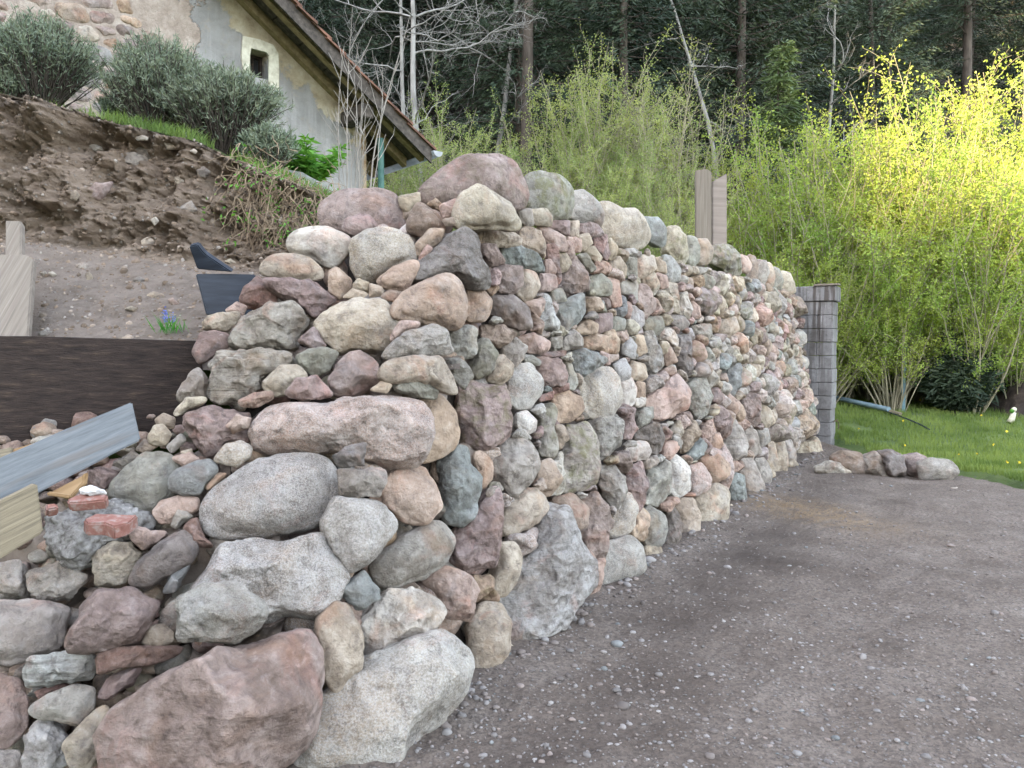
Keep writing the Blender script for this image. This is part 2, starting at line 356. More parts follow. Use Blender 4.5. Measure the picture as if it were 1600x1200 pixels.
BOULD = '''
pp r s.35 o-.12|496,314 525,297 555,291 600,290 622,305 634,330 634,356 588,366 535,366 498,354|large rounded purple-brown boulder behind the others on the wall end
wh r s.35|446,377 455,360 480,352 512,352 540,362 551,375 547,392 525,413 510,416 487,405 450,394|smooth whitish boulder
be r s.9|546,370 570,355 605,350 630,360 650,380 655,397 645,407 600,422 582,440 557,435 547,415|round speckled beige granite boulder
be r s.2|402,417 420,397 450,394 487,402 500,415 510,430 497,437 450,434 407,429|flat cream coloured boulder
rd a s.1|400,426 412,433 435,462 430,478 385,481 372,470 376,455|dark red angular stone
pp a s.1 l.4 o.03|406,431 450,432 495,437 527,466 490,496 475,482 440,464 412,447|grey slab with a split face
gr a s.1 l.3|355,530 375,495 420,470 457,468 483,495 475,522 460,543 410,545 358,544
be r s.5|487,502 505,484 522,473 555,462 600,466 618,480 625,500 610,537 595,547 545,543 527,551 505,529|large cream boulder
orr r s.4|611,487 637,455 675,432 707,424 727,440 735,470 734,495 720,517 690,510 642,499 615,499|large tan-orange boulder at the corner
dk a s.5 l.3|638,434 655,410 695,375 730,352 747,362 760,395 775,427 775,445 762,453 735,448 715,430 685,430 650,444|large dark grey angular boulder
be r s.5 o.17|712,352 715,320 730,297 750,286 775,297 805,320 820,350 814,364 790,357 750,358 717,356|egg-shaped beige boulder below the crown boulder
pk a s.9 l.25 t1.2|387,665 400,637 440,621 500,622 575,612 612,610 650,618 672,625 680,675 668,707 655,724 622,734 600,727 560,717 520,704 470,710 400,705 389,690|long pink granite slab
orr r s.25 o-.05|660,617 695,617 715,640 723,675 720,697 700,712 662,726 650,690 655,650|smooth brown-pink boulder behind the pink slab
be r s.2 o.05|594,588 600,572 615,560 650,555 692,555 707,580 722,620 720,631 705,618 680,600 650,598 625,598 605,600|curved cream stone
gr a s.6 l.3|600,563 612,537 637,517 682,504 700,512 714,552 675,557 632,560
gr x s.1 l.8|315,560 340,545 450,543 465,562 460,577 425,582 405,607 375,634 350,627 322,622 320,590|craggy grey-brown boulder
pp r s.05|298,549 312,517 335,514 357,520 358,540 325,559 310,569|pale lilac stone
pp x s.1 l.3|280,642 325,627 385,640 392,655 390,688 360,692 325,717 295,684|craggy purple boulder
pp a s.1|510,585 545,545 560,542 597,570 595,594 550,619 525,619 512,602|dark purple angular stone
gr r s1 t1.25|306,791 331,757 391,717 447,703 504,706 527,731 534,768 513,807 476,826 405,837 348,843 311,829|huge rounded speckled granite boulder
gr r s.8|511,816 531,774 599,782 630,814 622,836 579,884 551,898 525,855
orr r s.4|603,762 612,738 640,724 665,726 690,765 698,790 672,822 640,817 611,792
gr r s.15|582,884 599,862 642,831 684,811 707,822 718,845 704,878 670,903 613,922 591,912|smooth oval grey-brown boulder
wh a s.45|564,969 613,921 642,916 693,935 700,955 684,984 659,1008 613,1025 574,1028 583,1010 569,989|broken white and pink stone
pk a s.2|668,909 681,887 704,882 741,899 753,924 746,958 735,971 698,974 690,933
pp a s.1 l.3|714,827 749,797 769,757 788,771 791,839 779,892 743,896 710,882|tall purple-brown slab
be r s.3|790,799 823,763 843,760 864,791 847,816 800,841 788,833
be r s.2 o.06|735,974 760,938 789,944 803,969 799,1022 772,1062 748,1073 745,1035|tall tan boulder at the foot of the corner
wb a s.25 l.5 t1.0 o.14 g1.12|790,940 811,898 831,862 860,783 891,802 907,836 927,876 934,910 918,950 897,980 865,1000 817,1011 797,1002|giant light grey boulder at the foot of the wall
gr a s.9 l.2 t.9 o.16|440,1230 453,1178 511,1087 583,1024 699,979 747,1010 759,1044 725,1101 696,1140 640,1183 617,1240|huge speckled grey boulder at the bottom
pp a s.12 l.35 t1.25 o.12|136,1150 170,1092 247,1039 386,1000 482,959 511,1020 520,1082 504,1140 449,1188 380,1245 160,1245|giant fractured purple-brown boulder in front
gn a s.6 o.2|270,935 309,912 368,904 413,941 419,961 394,988 360,1004 348,1002 273,999|blocky green-grey stone
gr a s1 l.2|253,960 309,881 348,844 442,836 504,822 524,856 551,895 518,948 496,965 445,960 413,970 330,975|large grey granite block
be r s.2|497,967 526,938 550,947 571,991 569,1048 530,1089 512,1063
pp a s.2 m.4 l.2 t.8|722,600 740,587 760,600 790,602 804,630 814,650 807,672 792,689 760,708 738,697 720,662|purple stone with dark moss
gr a s.3 m.5 l.4|885,660 925,655 940,695 940,757 912,769 873,772 880,720 887,687
gr a s.4 l.4|925,655 970,645 979,652 977,697 942,724 935,687
gr a s.15|770,722 800,680 815,682 847,700 852,727 832,757 810,779 788,769 770,745
be r s.9|910,587 935,570 960,572 973,592 977,630 960,654 930,654 913,640|round speckled boulder
pp a s.2 l.3|908,782 937,763 954,778 962,817 952,843 952,877 926,872 906,838 919,801|rough purple stone
gr r s.8 o.1|935,852 987,835 1009,849 1014,892 970,917 932,924
be r s.2 o.1|1087,775 1126,753 1146,765 1141,812 1118,835 1095,839 1090,799|broad cream boulder at the wall foot
pk a s.3 l.3|1003,630 1029,605 1063,582 1083,612 1080,641 1047,659 1029,663 1016,641
gr a s.2 l.6|1134,672 1149,649 1175,696 1167,714 1144,722 1132,709 1137,685
bl a s.1|1134,744 1162,736 1172,780 1164,806 1155,809 1145,777|dark blue-grey upright slab
gr r s.3|1160,717 1178,713 1199,759 1196,780 1178,793 1168,778 1160,741
be a s.15|1242,696 1267,684 1277,678 1292,707 1283,727 1247,731'''
STONES = '''
pp r s.2|532,357 540,340 562,331 578,335 592,352 570,366 550,367
orr r s.3|512,422 525,415 550,435 549,449 532,468 513,454
be a|313,503 322,491 375,483 374,500 357,516 313,514|flat pale green-white stone
pk r|349,485 370,470 387,478 380,492
orr r s.4|733,450 755,448 772,468 769,492 757,504 732,502
orr r s.2|584,439 612,415 650,402 657,412 642,442 632,457 600,449
be a|550,442 560,434 577,440 579,457 550,454
br r|577,441 597,447 602,460 576,464
be r|533,465 550,450 577,458 562,470
br r|593,463 607,452 633,456 629,472 605,470
orr a|665,318 680,308 692,317 688,332
pk a|685,320 710,309 721,312 714,337 690,341
br r|690,342 712,337 712,352 695,353
br r s.2|634,345 650,315 662,315 685,332 701,357 662,369 635,362
be r o-.1|620,306 657,298 658,314 637,334 625,322
orr r s.2|648,380 670,355 697,354 689,374 665,394 649,402
pk r|653,402 667,380 677,387 659,409
be a l.5|743,357 780,347 799,357 819,372 817,382 785,387 753,382 748,370
gr r|810,325 832,325 837,352 825,354 815,345
be r s.2|825,327 855,324 866,337 864,354 837,352
orr a s.4|813,362 822,350 847,360 859,392 857,404 835,394 815,384
pk r s.4|839,350 862,355 887,370 889,394 870,392 853,374
pp a|863,344 892,342 893,369 880,364 860,354
be r|890,345 907,344 906,369 890,370
pp a s.4|905,348 937,348 947,367 925,372 903,364
pk a|885,368 894,368 912,372 909,394 895,397
be r|903,367 922,363 929,380 912,394
pp a|925,372 950,365 956,395 949,409 930,389
be r|954,368 967,385 964,404 952,407
pp a|750,380 775,380 794,410 770,419 758,400
bl a l.3|782,380 815,383 842,395 859,427 817,419 788,414|blue-grey wedge stone
pp a s.3|770,417 790,412 819,415 819,447 807,459 780,457 773,432
be r s.3|820,418 840,425 848,445 839,464 820,472 810,457
pp a|845,425 872,428 873,449 865,454 842,458
rd a l.3|855,382 870,379 879,435 874,449 866,427 858,405|thin upright red-brown slab
be r|872,395 887,395 896,410 887,424 874,427
pk a|885,372 897,378 901,400 892,409 885,390
pp a s.3|875,430 902,398 917,410 927,437 922,454 890,469 873,449|purple stone with white patches
gn a|898,397 917,395 937,420 925,429
be r|913,387 930,383 944,402 937,414 915,395
pk r|853,405 862,404 872,420 869,429 855,429
dk a l.1 t.7|768,460 805,457 827,477 844,519 815,517 775,499 765,485|dark grey trapezoid slab
pk a|819,470 850,463 854,472 844,504 828,480
wb a s.8|850,455 862,456 862,472 879,507 877,517 845,512 842,490|blue and white speckled pointed stone
gn r s.3|860,450 880,450 889,470 865,474
bl a s.3|869,480 900,460 917,455 919,485 909,504 885,519 875,497|blue-grey stone with a rusty edge
orr a|915,462 942,463 947,484 922,492
gn r s.2|923,432 940,425 959,440 959,462 927,462 920,445
orr a|760,452 775,443 784,450 770,463
gn a s.3|705,515 737,502 748,505 749,542 747,560 725,564 708,545
gn a s.2 m.2|745,532 762,527 784,552 769,592 747,592 738,580
be r s.3|773,555 790,552 806,570 804,587 787,602 760,594 768,585
br a|752,507 780,504 814,520 802,532 785,544 753,527
gr a s.2|783,542 805,525 827,540 824,559 807,574 790,559
pk a|810,525 835,519 862,532 864,544 847,557 823,549
gn a|859,527 879,524 883,547 863,549
gr a|878,527 900,513 912,525 912,544 880,549
rd a|850,550 887,547 884,557 848,559
bl a t.8|883,550 917,543 954,560 949,569 915,589 903,582 893,562|flat blue-green triangular stone
gn r|819,561 832,554 848,564 844,572 823,568
pp a s.2|840,557 877,555 892,585 884,604 855,607 845,580
gn a|883,563 895,565 907,600 900,609 888,607 889,587
wh r s1|798,585 815,565 834,567 852,592 852,612 834,637 812,642 798,625|round white and black speckled stone
gn a s.4 l.3|700,560 730,558 742,587 727,612 708,590
wh r s1|810,645 825,640 842,657 839,674 822,682 810,665
orr r s.2|865,617 887,607 912,620 916,640 897,659 872,662 868,635|round orange stone
rd a|865,605 890,597 892,609 867,616
rd a|845,617 867,610 866,624 843,628
gr a m.3|835,635 870,625 874,642 867,660 874,700 877,717 847,712 843,655
be a|868,662 885,663 892,687 877,704 868,690
orr r s.1|848,720 865,714 882,750 865,774 850,777 838,757
bl a s.25|690,722 717,695 737,692 742,720 757,745 754,776 743,821 725,827 702,812 698,760|tall blue-grey stone with a cream lower part
orr r|740,707 755,703 772,722 772,749 755,767 748,735
dk a o.24|510,712 540,696 572,690 570,727 530,729
gn a|612,602 637,590 667,590 694,610 684,624 652,622 625,612
pk r s.3|608,525 625,500 652,500 659,507 625,525 610,537
gr a l.3|268,622 295,578 310,571 324,587 322,622 277,632
be r|268,645 290,620 322,618 324,627 290,639 277,652
pk a o.03|369,625 390,614 425,610 429,622 397,639 375,637
pk a o.06|349,665 370,645 392,652 389,667 360,677
be r s.3 o.03|408,597 435,570 465,568 482,585 452,614 425,619 410,607|round pale beige stone
pp a o.05|443,615 462,588 495,584 522,615 500,623 450,622
gn a|460,552 500,540 529,550 514,579 490,587 465,574
pp a|463,530 490,508 512,540 490,546
be r s.8 o.05|330,720 350,693 375,687 394,697 392,712 370,729|yellowish speckled stone
be r|575,610 595,595 614,600 605,614
gr a s.3|525,730 600,730 608,750 597,777 572,777 530,773
bl a|533,921 571,891 601,921 598,937 562,957|small blue-grey stone
be r s.2|784,845 811,846 822,873 811,912 792,935 764,935 778,893
br r|858,780 897,769 924,794 921,824 905,830 886,802
gr a l.3|939,728 960,721 983,744 986,770 966,798 953,783 940,759
be r s.9|964,796 987,765 1000,791 996,824 979,840 953,843
pp a|982,728 1005,718 1015,754 1007,788 1000,806 990,778 982,754
gn r s.2|998,807 1018,789 1044,804 1046,827 1036,856 1013,853 1008,835
be r|1009,852 1035,853 1042,880 1035,890 1011,890
dk a|1042,791 1057,789 1070,812 1065,843 1052,869 1037,872 1045,822
be a l.2|1050,783 1084,776 1096,799 1096,843 1068,851 1063,812
be r|1145,786 1157,812 1136,824 1137,796
gr r|1180,717 1197,713 1209,744 1204,761 1193,757
be r|1202,691 1212,689 1217,717 1212,740 1200,728
be r|1210,691 1225,684 1235,710 1233,738 1210,743
gr r|1223,683 1239,687 1247,717 1239,730 1231,712
wh r s.8|1048,717 1060,708 1080,728 1083,765 1063,780 1050,770 1053,744
gn a s.4|1013,731 1047,715 1057,744 1054,770 1031,793 1006,788
pk r s.9|1079,728 1099,721 1116,746 1112,764 1089,777 1082,759
orr r s.2|1095,717 1120,702 1146,728 1143,744 1118,757 1108,738
bl a|1071,712 1099,679 1107,696 1097,717 1084,722
dk a|995,670 1021,650 1041,678 1038,707 1026,719 1013,696 992,689
gn a|992,639 1025,634 1028,652 997,675
pp a|977,652 989,639 999,670 989,688 974,688
wh r s.2|977,702 994,689 1013,689 1021,704 1015,717 989,722
gn a s.2|1074,591 1107,589 1117,620 1109,649 1089,656 1079,636
br a|1063,707 1066,681 1089,652 1099,673 1089,693 1071,712
be a|1045,675 1063,655 1070,675 1063,691
pk r|1040,689 1060,687 1065,699 1050,719 1038,715
pk a|1097,660 1115,650 1120,675 1110,696 1097,678
pk a|1113,675 1126,673 1133,696 1120,705 1111,694
pp a|1163,618 1186,610 1193,665 1176,667 1160,652 1153,633
bl a s.4|1134,573 1162,563 1159,607 1149,625 1134,610
be r|1189,628 1204,637 1214,660 1199,670 1189,652
gr r|1168,668 1184,671 1193,707 1178,714 1166,686
gr r|1184,670 1202,668 1206,689 1191,701
be r|987,562 1010,568 1015,589 1005,596 985,591
wh r s.2|969,594 989,589 999,607 994,631 976,643 966,623
orr r|995,595 1009,597 1010,620 997,635
wb r s1|958,568 979,558 989,576 986,594 971,599
gr a|1008,517 1022,518 1044,570 1025,591 1010,580 1005,540
dk a l.2|1058,522 1077,518 1084,537 1084,587 1075,591 1060,570
pp a|993,440 1010,443 1029,472 1027,487 1012,492 995,472
gr a|970,440 992,433 999,450 997,474 973,460
gn r|1008,495 1037,493 1042,512 1022,529 1008,515
wh a|1028,512 1050,508 1064,530 1060,544 1033,532
gr r|1048,490 1070,493 1081,505 1072,519 1050,507
gr a|1078,507 1112,503 1117,525 1107,534 1088,522
be r|1123,500 1152,493 1159,515 1142,527 1123,520
be a|1043,442 1060,440 1064,489 1048,488
wh a|1060,460 1075,453 1084,485 1080,499 1060,490
pk r|1080,467 1095,478 1097,497 1083,499
wb r s.4|1038,397 1050,398 1067,420 1064,439 1047,442 1040,420
be r s.2|995,407 1005,397 1025,398 1029,420 1010,432 1000,437
be r|1025,400 1042,410 1044,427 1027,424
be r s.2|953,405 970,399 981,417 979,437 958,422
gn r|980,400 997,402 998,437 980,432
be r|1005,430 1025,423 1034,447 1025,462 1008,449
pk r|1025,425 1044,430 1047,449 1033,452
pk a|973,465 990,473 987,502 977,494
wb r s.6|988,472 1007,488 1009,507 997,519 985,500
pk r|948,432 969,437 974,477 960,482 950,455
pp r|930,490 960,488 959,514 935,522
gn r|958,492 980,498 977,517 958,517
orr a|900,515 922,495 937,507 934,522 905,524
orr a|910,527 937,520 952,525 952,552 913,544
orr r|943,520 962,513 971,532 969,552 950,552
wb r s.5|973,537 987,525 997,540 994,562 975,554
orr r|993,522 1007,523 1014,550 998,559
pk r|1035,540 1050,540 1062,565 1043,572
be r|217,1009 233,978 255,973 270,986 271,1002 246,1014|small rounded beige stone wedged between boulders
gr a o-.06|243,985 253,955 275,930 290,945 290,990 262,1000'''
# loose stones of the heap: things of their own  (label | category)
HEAP = '''
gn r s.1 l.15|166,760 190,730 225,703 265,705 284,730 270,777 235,804 200,787 173,779|large grey boulder with a pale scratch, right of the blue-grey board's lower edge|boulder
bl r s.3 o.05|260,750 270,735 300,720 330,715 344,735 320,752 312,772 282,773 263,764|pale blue-grey oval stone touching the left of the huge granite boulder|stone
pk r s.3|234,800 250,780 275,773 312,775 309,797 275,814 250,818|rounded pinkish stone below the pale blue-grey oval stone|stone
dk r l.1 o.06|196,904 215,873 249,845 289,823 311,853 299,878 258,900 221,919 202,916|dark grey-green oval stone tilted up to the right, beside the rough tan stone|stone
be x s.1 l.6|141,870 170,844 205,843 223,862 203,902 190,914 146,914|rough tan stone with a flaky surface, below the concrete lump|stone
pk a o.03|198,825 225,822 262,830 247,847 222,859 205,847|flat pinkish wedge stone lying on the right end of the concrete lump|stone
br r|240,655 255,644 274,652 272,669 248,670|small brown round stone at the right end of the black timber beam|stone
be r s.2 o.03|229,682 240,663 255,661 268,677 259,697 233,694|round beige stone beside the tip of the blue-grey board|stone
br r|210,702 225,685 249,695 225,710|small brown stone under the tip of the blue-grey board|stone
gr r|258,697 282,675 292,687 267,709|narrow grey stone leaning against the craggy purple boulder|stone
pk r|265,715 295,705 314,717 290,732|flat pink stone just above the pale blue-grey oval stone|stone
gr a|173,725 207,703 219,712 190,734|brown-grey flat stone under the lower edge of the blue-grey board|stone
rd a o.03|288,820 307,805 319,840 339,852 300,854 288,837|red-pink broken stone under the left end of the huge granite boulder|stone
gr a|265,822 275,793 287,795 302,805 275,827|small grey upright stone left of the red-pink broken stone|stone
orr r|320,762 337,738 357,738 325,767|small orange stone behind the left end of the huge granite boulder|stone
bl a l.2|250,929 266,893 300,876 288,900 274,926|blue-green flat slab below the dark grey-green oval stone|stone
pp a s.15 o.12|95,1003 129,928 150,914 204,915 251,936 233,968 217,1000 161,1014 118,1022 100,1019|big angular purple stone with a reddish lower face, on top of the thin red stone|boulder
gr r s.1 o.05|-30,936 75,937 112,947 99,974 99,1011 54,1024 35,1030 10,1040 -30,1035|large smooth grey-brown boulder cut by the left picture edge|boulder
wb x s.3 l1 o.06|32,1041 40,1023 94,1015 151,1022 150,1059 107,1067 62,1070 36,1075|white-green layered block left of the thin red stone|stone
rd a s.2 o.04 t.8|147,1022 183,1010 292,1007 269,1027 231,1040 175,1046 150,1062|long thin red stone lying flat under the big angular purple stone|stone
gr r s.2 o.05|36,1106 78,1082 116,1066 147,1073 146,1105 121,1135 89,1127 48,1121|rounded grey-brown stone below the white-green layered block|stone
wb x s.4|33,1149 54,1125 81,1120 104,1149 109,1186 75,1215 36,1210|whitish crumbly stone near the lower left corner|stone
be r s.1 o.03|93,1165 134,1120 160,1098 174,1110 152,1180 134,1212 113,1210|brown rounded stone squeezed against the giant fractured boulder's left end|stone
pp r o.02|-30,1043 32,1061 42,1090 42,1135 16,1167 -30,1174|dark purple-grey boulder in shadow at the left picture edge|boulder
gr r|-30,1172 30,1170 40,1212 -30,1230|grey stone in the bottom left corner|stone
pp a l.4|151,1087 172,1050 223,1041 206,1068 167,1094|purple-grey splinter on the upper left of the giant fractured boulder|stone
rd a|52,1081 89,1064 109,1068 94,1081 60,1092|thin dark red shard under the white-green layered block|stone
be r|281,705 300,700 300,712 285,716|tiny beige pebble at the foot of the craggy purple boulder|stone
pp a|136,735 170,728 186,737 162,764 138,762|flat purple-brown stone above the small orange wood frame|stone
gr x s.5|40,890 95,876 142,902 110,937 60,937 40,925|crumbly grey mortar lump above the smooth grey-brown boulder|rubble
gr x s.5|-30,880 30,872 45,905 42,935 -30,938|crumbly mortar lump at the left edge, under the yellowish board|rubble'''
# ------------------------------------------------------------------ terrain
def dist_behind(x, y): return -((x-A[0])*ND[0]+(y-A[1])*ND[1])
def along(x, y): return (x-A[0])*WD[0]+(y-A[1])*WD[1]
def xborder(y): return 4.75+(11.6-y)*.30
def hill_or_blocker(x, y):
    yy = y-17-np.clip(x-8, 0, 30)*.05; h = np.where(yy > 0, yy*.62-1.2*(1-np.exp(-np.maximum(yy, 0)/2)), 0)
    return np.minimum(h, 70+0*h)
def ground_z(x, y):
    x = np.asarray(x, float); y = np.asarray(y, float)
    val = .115*np.clip(y-10.2, 0, 7)*smooth(y, 10, 12.5)
    val = val+.25*smooth(x-.62*y, .5, 4)*smooth(y, 9, 14)
    d = dist_behind(x, y); u = along(x, y)
    ter = 2.12+.09*np.clip(d-.5, 0, 14)+.05*np.clip(y-8, 0, 9)
    T = smooth(d, .38, .55+np.maximum(0, u-9)*.9)*smooth(y, 4.6, 5.6)
    z = val*(1-T)+ter*T + hill_or_blocker(x, y)
    n = fbm(np.stack([x*.35, y*.35, 0*x], -1).reshape(-1, 3), 4).reshape(x.shape)
    return z + n*.5*smooth(y, 16, 26)
def pave_mask(x, y):   # where the gravel yard lies
    return (y < 12.6) & (x < xborder(y)+.5) & (dist_behind(x, y) < .4)
def build_ground():
    ys = np.concatenate([np.linspace(-30, 0, 12)[:-1], np.linspace(0, 24, 121)[:-1], np.linspace(24, 60, 61)[:-1], np.linspace(60, 300, 30)])
    ds = np.concatenate([np.linspace(-180, -30, 16)[:-1], np.linspace(-30, 0, 120)[:-1], np.linspace(0, .8, 12)[:-1], np.linspace(.8, 24, 60)[:-1], np.linspace(24, 220, 20)])
    Y, D = np.meshgrid(ys, ds, indexing='ij')
    X = A[0]-(D+(Y-A[1])*ND[1])/ND[0]
    Z = ground_z(X, Y); Z = Z-.12*pave_mask(X, Y)
    Z = Z + .02*fbm(np.stack([X*3, Y*3, 0*X], -1).reshape(-1, 3), 3).reshape(X.shape)
    V = np.stack([X, Y, Z], -1).reshape(-1, 3); ny, nx = X.shape
    i = np.arange(ny-1)[:, None]*nx+np.arange(nx-1)[None]; Fc = np.stack([i, i+nx, i+nx+1, i+1], -1).reshape(-1, 4)
    x, y = V[:, 0], V[:, 1]
    gr = smooth(x-xborder(y)+.35*fbm(V*1.5, 3), -.1, .35); gr = np.where((dist_behind(x, y) > .5) & (y < 12), .9, gr)
    gr = gr*(1-smooth(y+1.5*fbm(V*.4, 2), 15.2, 17.0))
    m, nt, b = new_mat('ground'); k = NB(nt); co = k.geo()
    g = k.mix(k.ramp(k.noise(co, 1.3, 5, .6), [(.35, 0), (.65, 1)]), (.065, .105, .028), (.125, .175, .05))
    g = k.mix(k.ramp(k.noise(co, 14, 5, .7), [(.5, 0), (.75, .5)]), g, (.17, .16, .06))
    f = k.ramp(k.noise(co, 2.5, 8, .7), [(.3, (.022, .018, .012)), (.55, (.07, .05, .035)), (.75, (.15, .11, .075))])
    f = k.mix(k.ramp(k.noise(co, .45, 4, .6), [(.45, 0), (.6, .7)]), f, (.035, .065, .018))
    c = k.mix(k.attr('gr', 'Fac'), f, g); k.l(c, b.inputs['Base Color']); b.inputs['Roughness'].default_value = .95
    k.l(k.bump(k.noise(co, 12, 8, .7), 1, .06), b.inputs['Normal'])
    o = link('ground', mesh_np('ground', V, Fc, [m], {'gr': ('FLOAT', gr)}, True)); tag(o, kind='structure')
build_ground()
def yard_z(x, y):
    P = np.stack([x, y, 0*x], -1).reshape(-1, 3)
    z = .030*fbm(P*.9, 3)+.010*fbm(P*6, 3)+.006*fbm(P*25+5, 3)
    z = z + .012*np.clip(np.round(fbm(P*3.1+9, 3)*2)/2, -1, 1)*0.35
    z = z.reshape(x.shape)
    d = -dist_behind(x, y)
    z = z + .02*np.exp(-np.clip(d, 0, 9)/.22)                       # soil banked against the wall
    t = np.abs(d-1.35-.12*np.sin(y*.7)); z = z-.018*np.exp(-(t/.22)**2)   # faint wheel track
    z = z + np.maximum(0, y-10.2)*.10*smooth(y, 10, 12)
    return z
def build_yard():
    ys = 1.2*np.exp(np.linspace(0, math.log(12.5/1.2), 430)); nx = 330
    Y = ys[:, None]*np.ones((1, nx)); t = np.linspace(0, 1, nx)[None]
    xl = A[0]+(-.38-(Y-A[1])*ND[1])/ND[0]; xl = np.maximum(xl, -.9*Y); xr = np.minimum(xborder(Y)+.3, .74*Y+.9)
    X = xl+(xr-xl)*t; Z = yard_z(X, Y)
    e = smooth(X-xborder(Y)+.2*fbm(np.stack([X*1.5, Y*1.5, 0*X], -1).reshape(-1, 3), 3).reshape(X.shape), -.2, .25); Z = Z-.16*e
    Z = Z-.2*smooth(Y, 12.0, 12.5)
    V = np.stack([X, Y, Z], -1).reshape(-1, 3); ny = len(ys)
    i = np.arange(ny-1)[:, None]*nx+np.arange(nx-1)[None]; Fc = np.stack([i, i+1, i+nx+1, i+nx], -1).reshape(-1, 4)
    x, y = V[:, 0], V[:, 1]; d = -dist_behind(x, y)
    damp = np.exp(-((d-.62)/.33)**2)*(1-.55*smooth(y, 6.5, 9))*(.75+.5*fbm(V*2, 3))
    damp = damp+.55*np.exp(-(((x-2.0)/.5)**2+((y-5.2)/.5)**2))*(1+fbm(V*5, 3))
    saw = np.exp(-(((x-2.75)*.8+(y-7.1)*.3)/.35)**2-((y-7.1)/.75)**2)*(1+1.2*fbm(V*9, 3))
    m, nt, b = new_mat('gravel_yard'); k = NB(nt); co = k.geo()
    c = k.ramp(k.noise(co, 2.2, 8, .65), [(.3, (.098, .075, .060)), (.5, (.152, .121, .101)), (.7, (.205, .17, .146))])
    c = k.mix(k.ramp(k.noise(co, 45, 5, .75), [(.40, .75), (.56, 0)]), c, (.065, .052, .045))
    v = k.voro(co, 62, 'F1', 'Color'); vd = k.voro(co, 62)
    vc = k.n('ShaderNodeSeparateColor'); k.l(v, vc.inputs[0])
    peb = k.math('MULTIPLY', k.ramp(vd, [(.30, 1), (.42, 0)]), k.ramp(vc.outputs[0], [(.72, 0), (.76, 1)]))
    c = k.mix(k.math('MULTIPLY', peb, .6), c, k.mix(vc.outputs[1], (.17, .14, .12), (.26, .235, .215)))
    c = k.mix(k.math('MULTIPLY', k.attr('damp', 'Fac'), .58, True), c, (.045, .033, .027))
    c = k.mix(k.math('MULTIPLY', k.attr('saw', 'Fac'), k.ramp(k.noise(co, 60, 4, .7), [(.42, 0), (.55, .6)]), True), c, (.27, .175, .085))
    k.l(c, b.inputs['Base Color']); b.inputs['Roughness'].default_value = .92; b.inputs['Specular IOR Level'].default_value = .25
    h = k.math('ADD', k.noise(co, 55, 7, .75), k.math('MULTIPLY', peb, .5)); k.l(k.bump(h, .9, .012), b.inputs['Normal'])
    o = link('gravel_yard', mesh_np('gravel_yard', V, Fc, [m], {'damp': ('FLOAT', damp), 'saw': ('FLOAT', np.clip(saw, 0, 1))}, True))
    tag(o, kind='structure')
build_yard()

def joined_rocks(items, name, parent=None, loc=(0, 0, 0)):
    """items: (verts_world, faces, tint, prm, off)"""
    V, Fc, T, Pm, O = [], [], [], [], []; n = 0
    for v, f, t, p, o in items:
        V.append(v); Fc.append(f+n); n += len(v); T.append(np.tile(np.append(t, 1), (len(v), 1)))
        Pm.append(np.tile(p4(p), (len(v), 1))); O.append(np.tile(o, (len(v), 1)))
    V = np.concatenate(V)-np.array(loc)
    me = mesh_np(name, V, np.concatenate(Fc), [ROCK], {'tint': ('FLOAT_COLOR', np.concatenate(T)), 'prm': ('FLOAT_COLOR', np.concatenate(Pm)),
                 'off': ('FLOAT_VECTOR', np.concatenate(O))}, True)
    return link(name, me, parent, loc)
TK = list(TINT)
def rand_tint(rs):
    return .95*np.clip(srgb_jit(TINT[TK[rs.choice(len(TK), p=[.19, .16, .02, .17, .18, .06, .11, .05, .03, .015, .005, .01])]], rs, .14), .02, .8)

# ------------------------------------------------------------------ the dry stone wall
WALL = empty('stone_wall', (A[0], A[1], 0))
tag(WALL, 'long dry stone wall of pink, grey and beige boulders with a stepped unfinished end, beside the gravel yard', 'wall')
WLOC = np.array([A[0], A[1], 0.0])
POLYS = []            # traced outlines, to keep the filling stones clear of them
CH = {'r': 0., 'a': 1., 'x': .8}
def add_stones(text, name, rs, sink):
    out = []
    for ln in text.strip().split('\n'):
        tk, sh, op, pts, lab, cat = parse(ln)
        POLYS.append(pts)
        C, W, Fc, size = px_rock(pts, sh, rs, op.get('o', 0), op.get('g', 1.02), op.get('t', 1))
        tint = srgb_jit(TINT[TINT_KEY(tk)], rs, .07); prm = (op.get('s', .1), op.get('l', 0), op.get('m', 0), CH[sh])
        out.append((name, C, W, Fc, tint, prm, size, lab, cat))
    return out
def TINT_KEY(k): return 'orr' if k == 'orr' else k
rs = np.random.RandomState(11)
caps = add_stones(CAPS, 'capstone', rs, 0); bld = add_stones(BOULD, 'boulder', rs, 0); stn = add_stones(STONES, 'face_stone', rs, 0)
stn.sort(key=lambda t: -t[6]); rest = stn[100:]; stn = stn[:100]
for name, C, W, Fc, tint, prm, size, lab, cat in caps+bld+stn:
    o = link(name, rock_mesh(name, W, Fc, tint, prm, rs), WALL, C-WLOC)
    if lab: o['label'] = lab
small = [(W+C, Fc, tint, prm, rs.uniform(-30, 30, 3)) for name, C, W, Fc, tint, prm, size, lab, cat in rest]

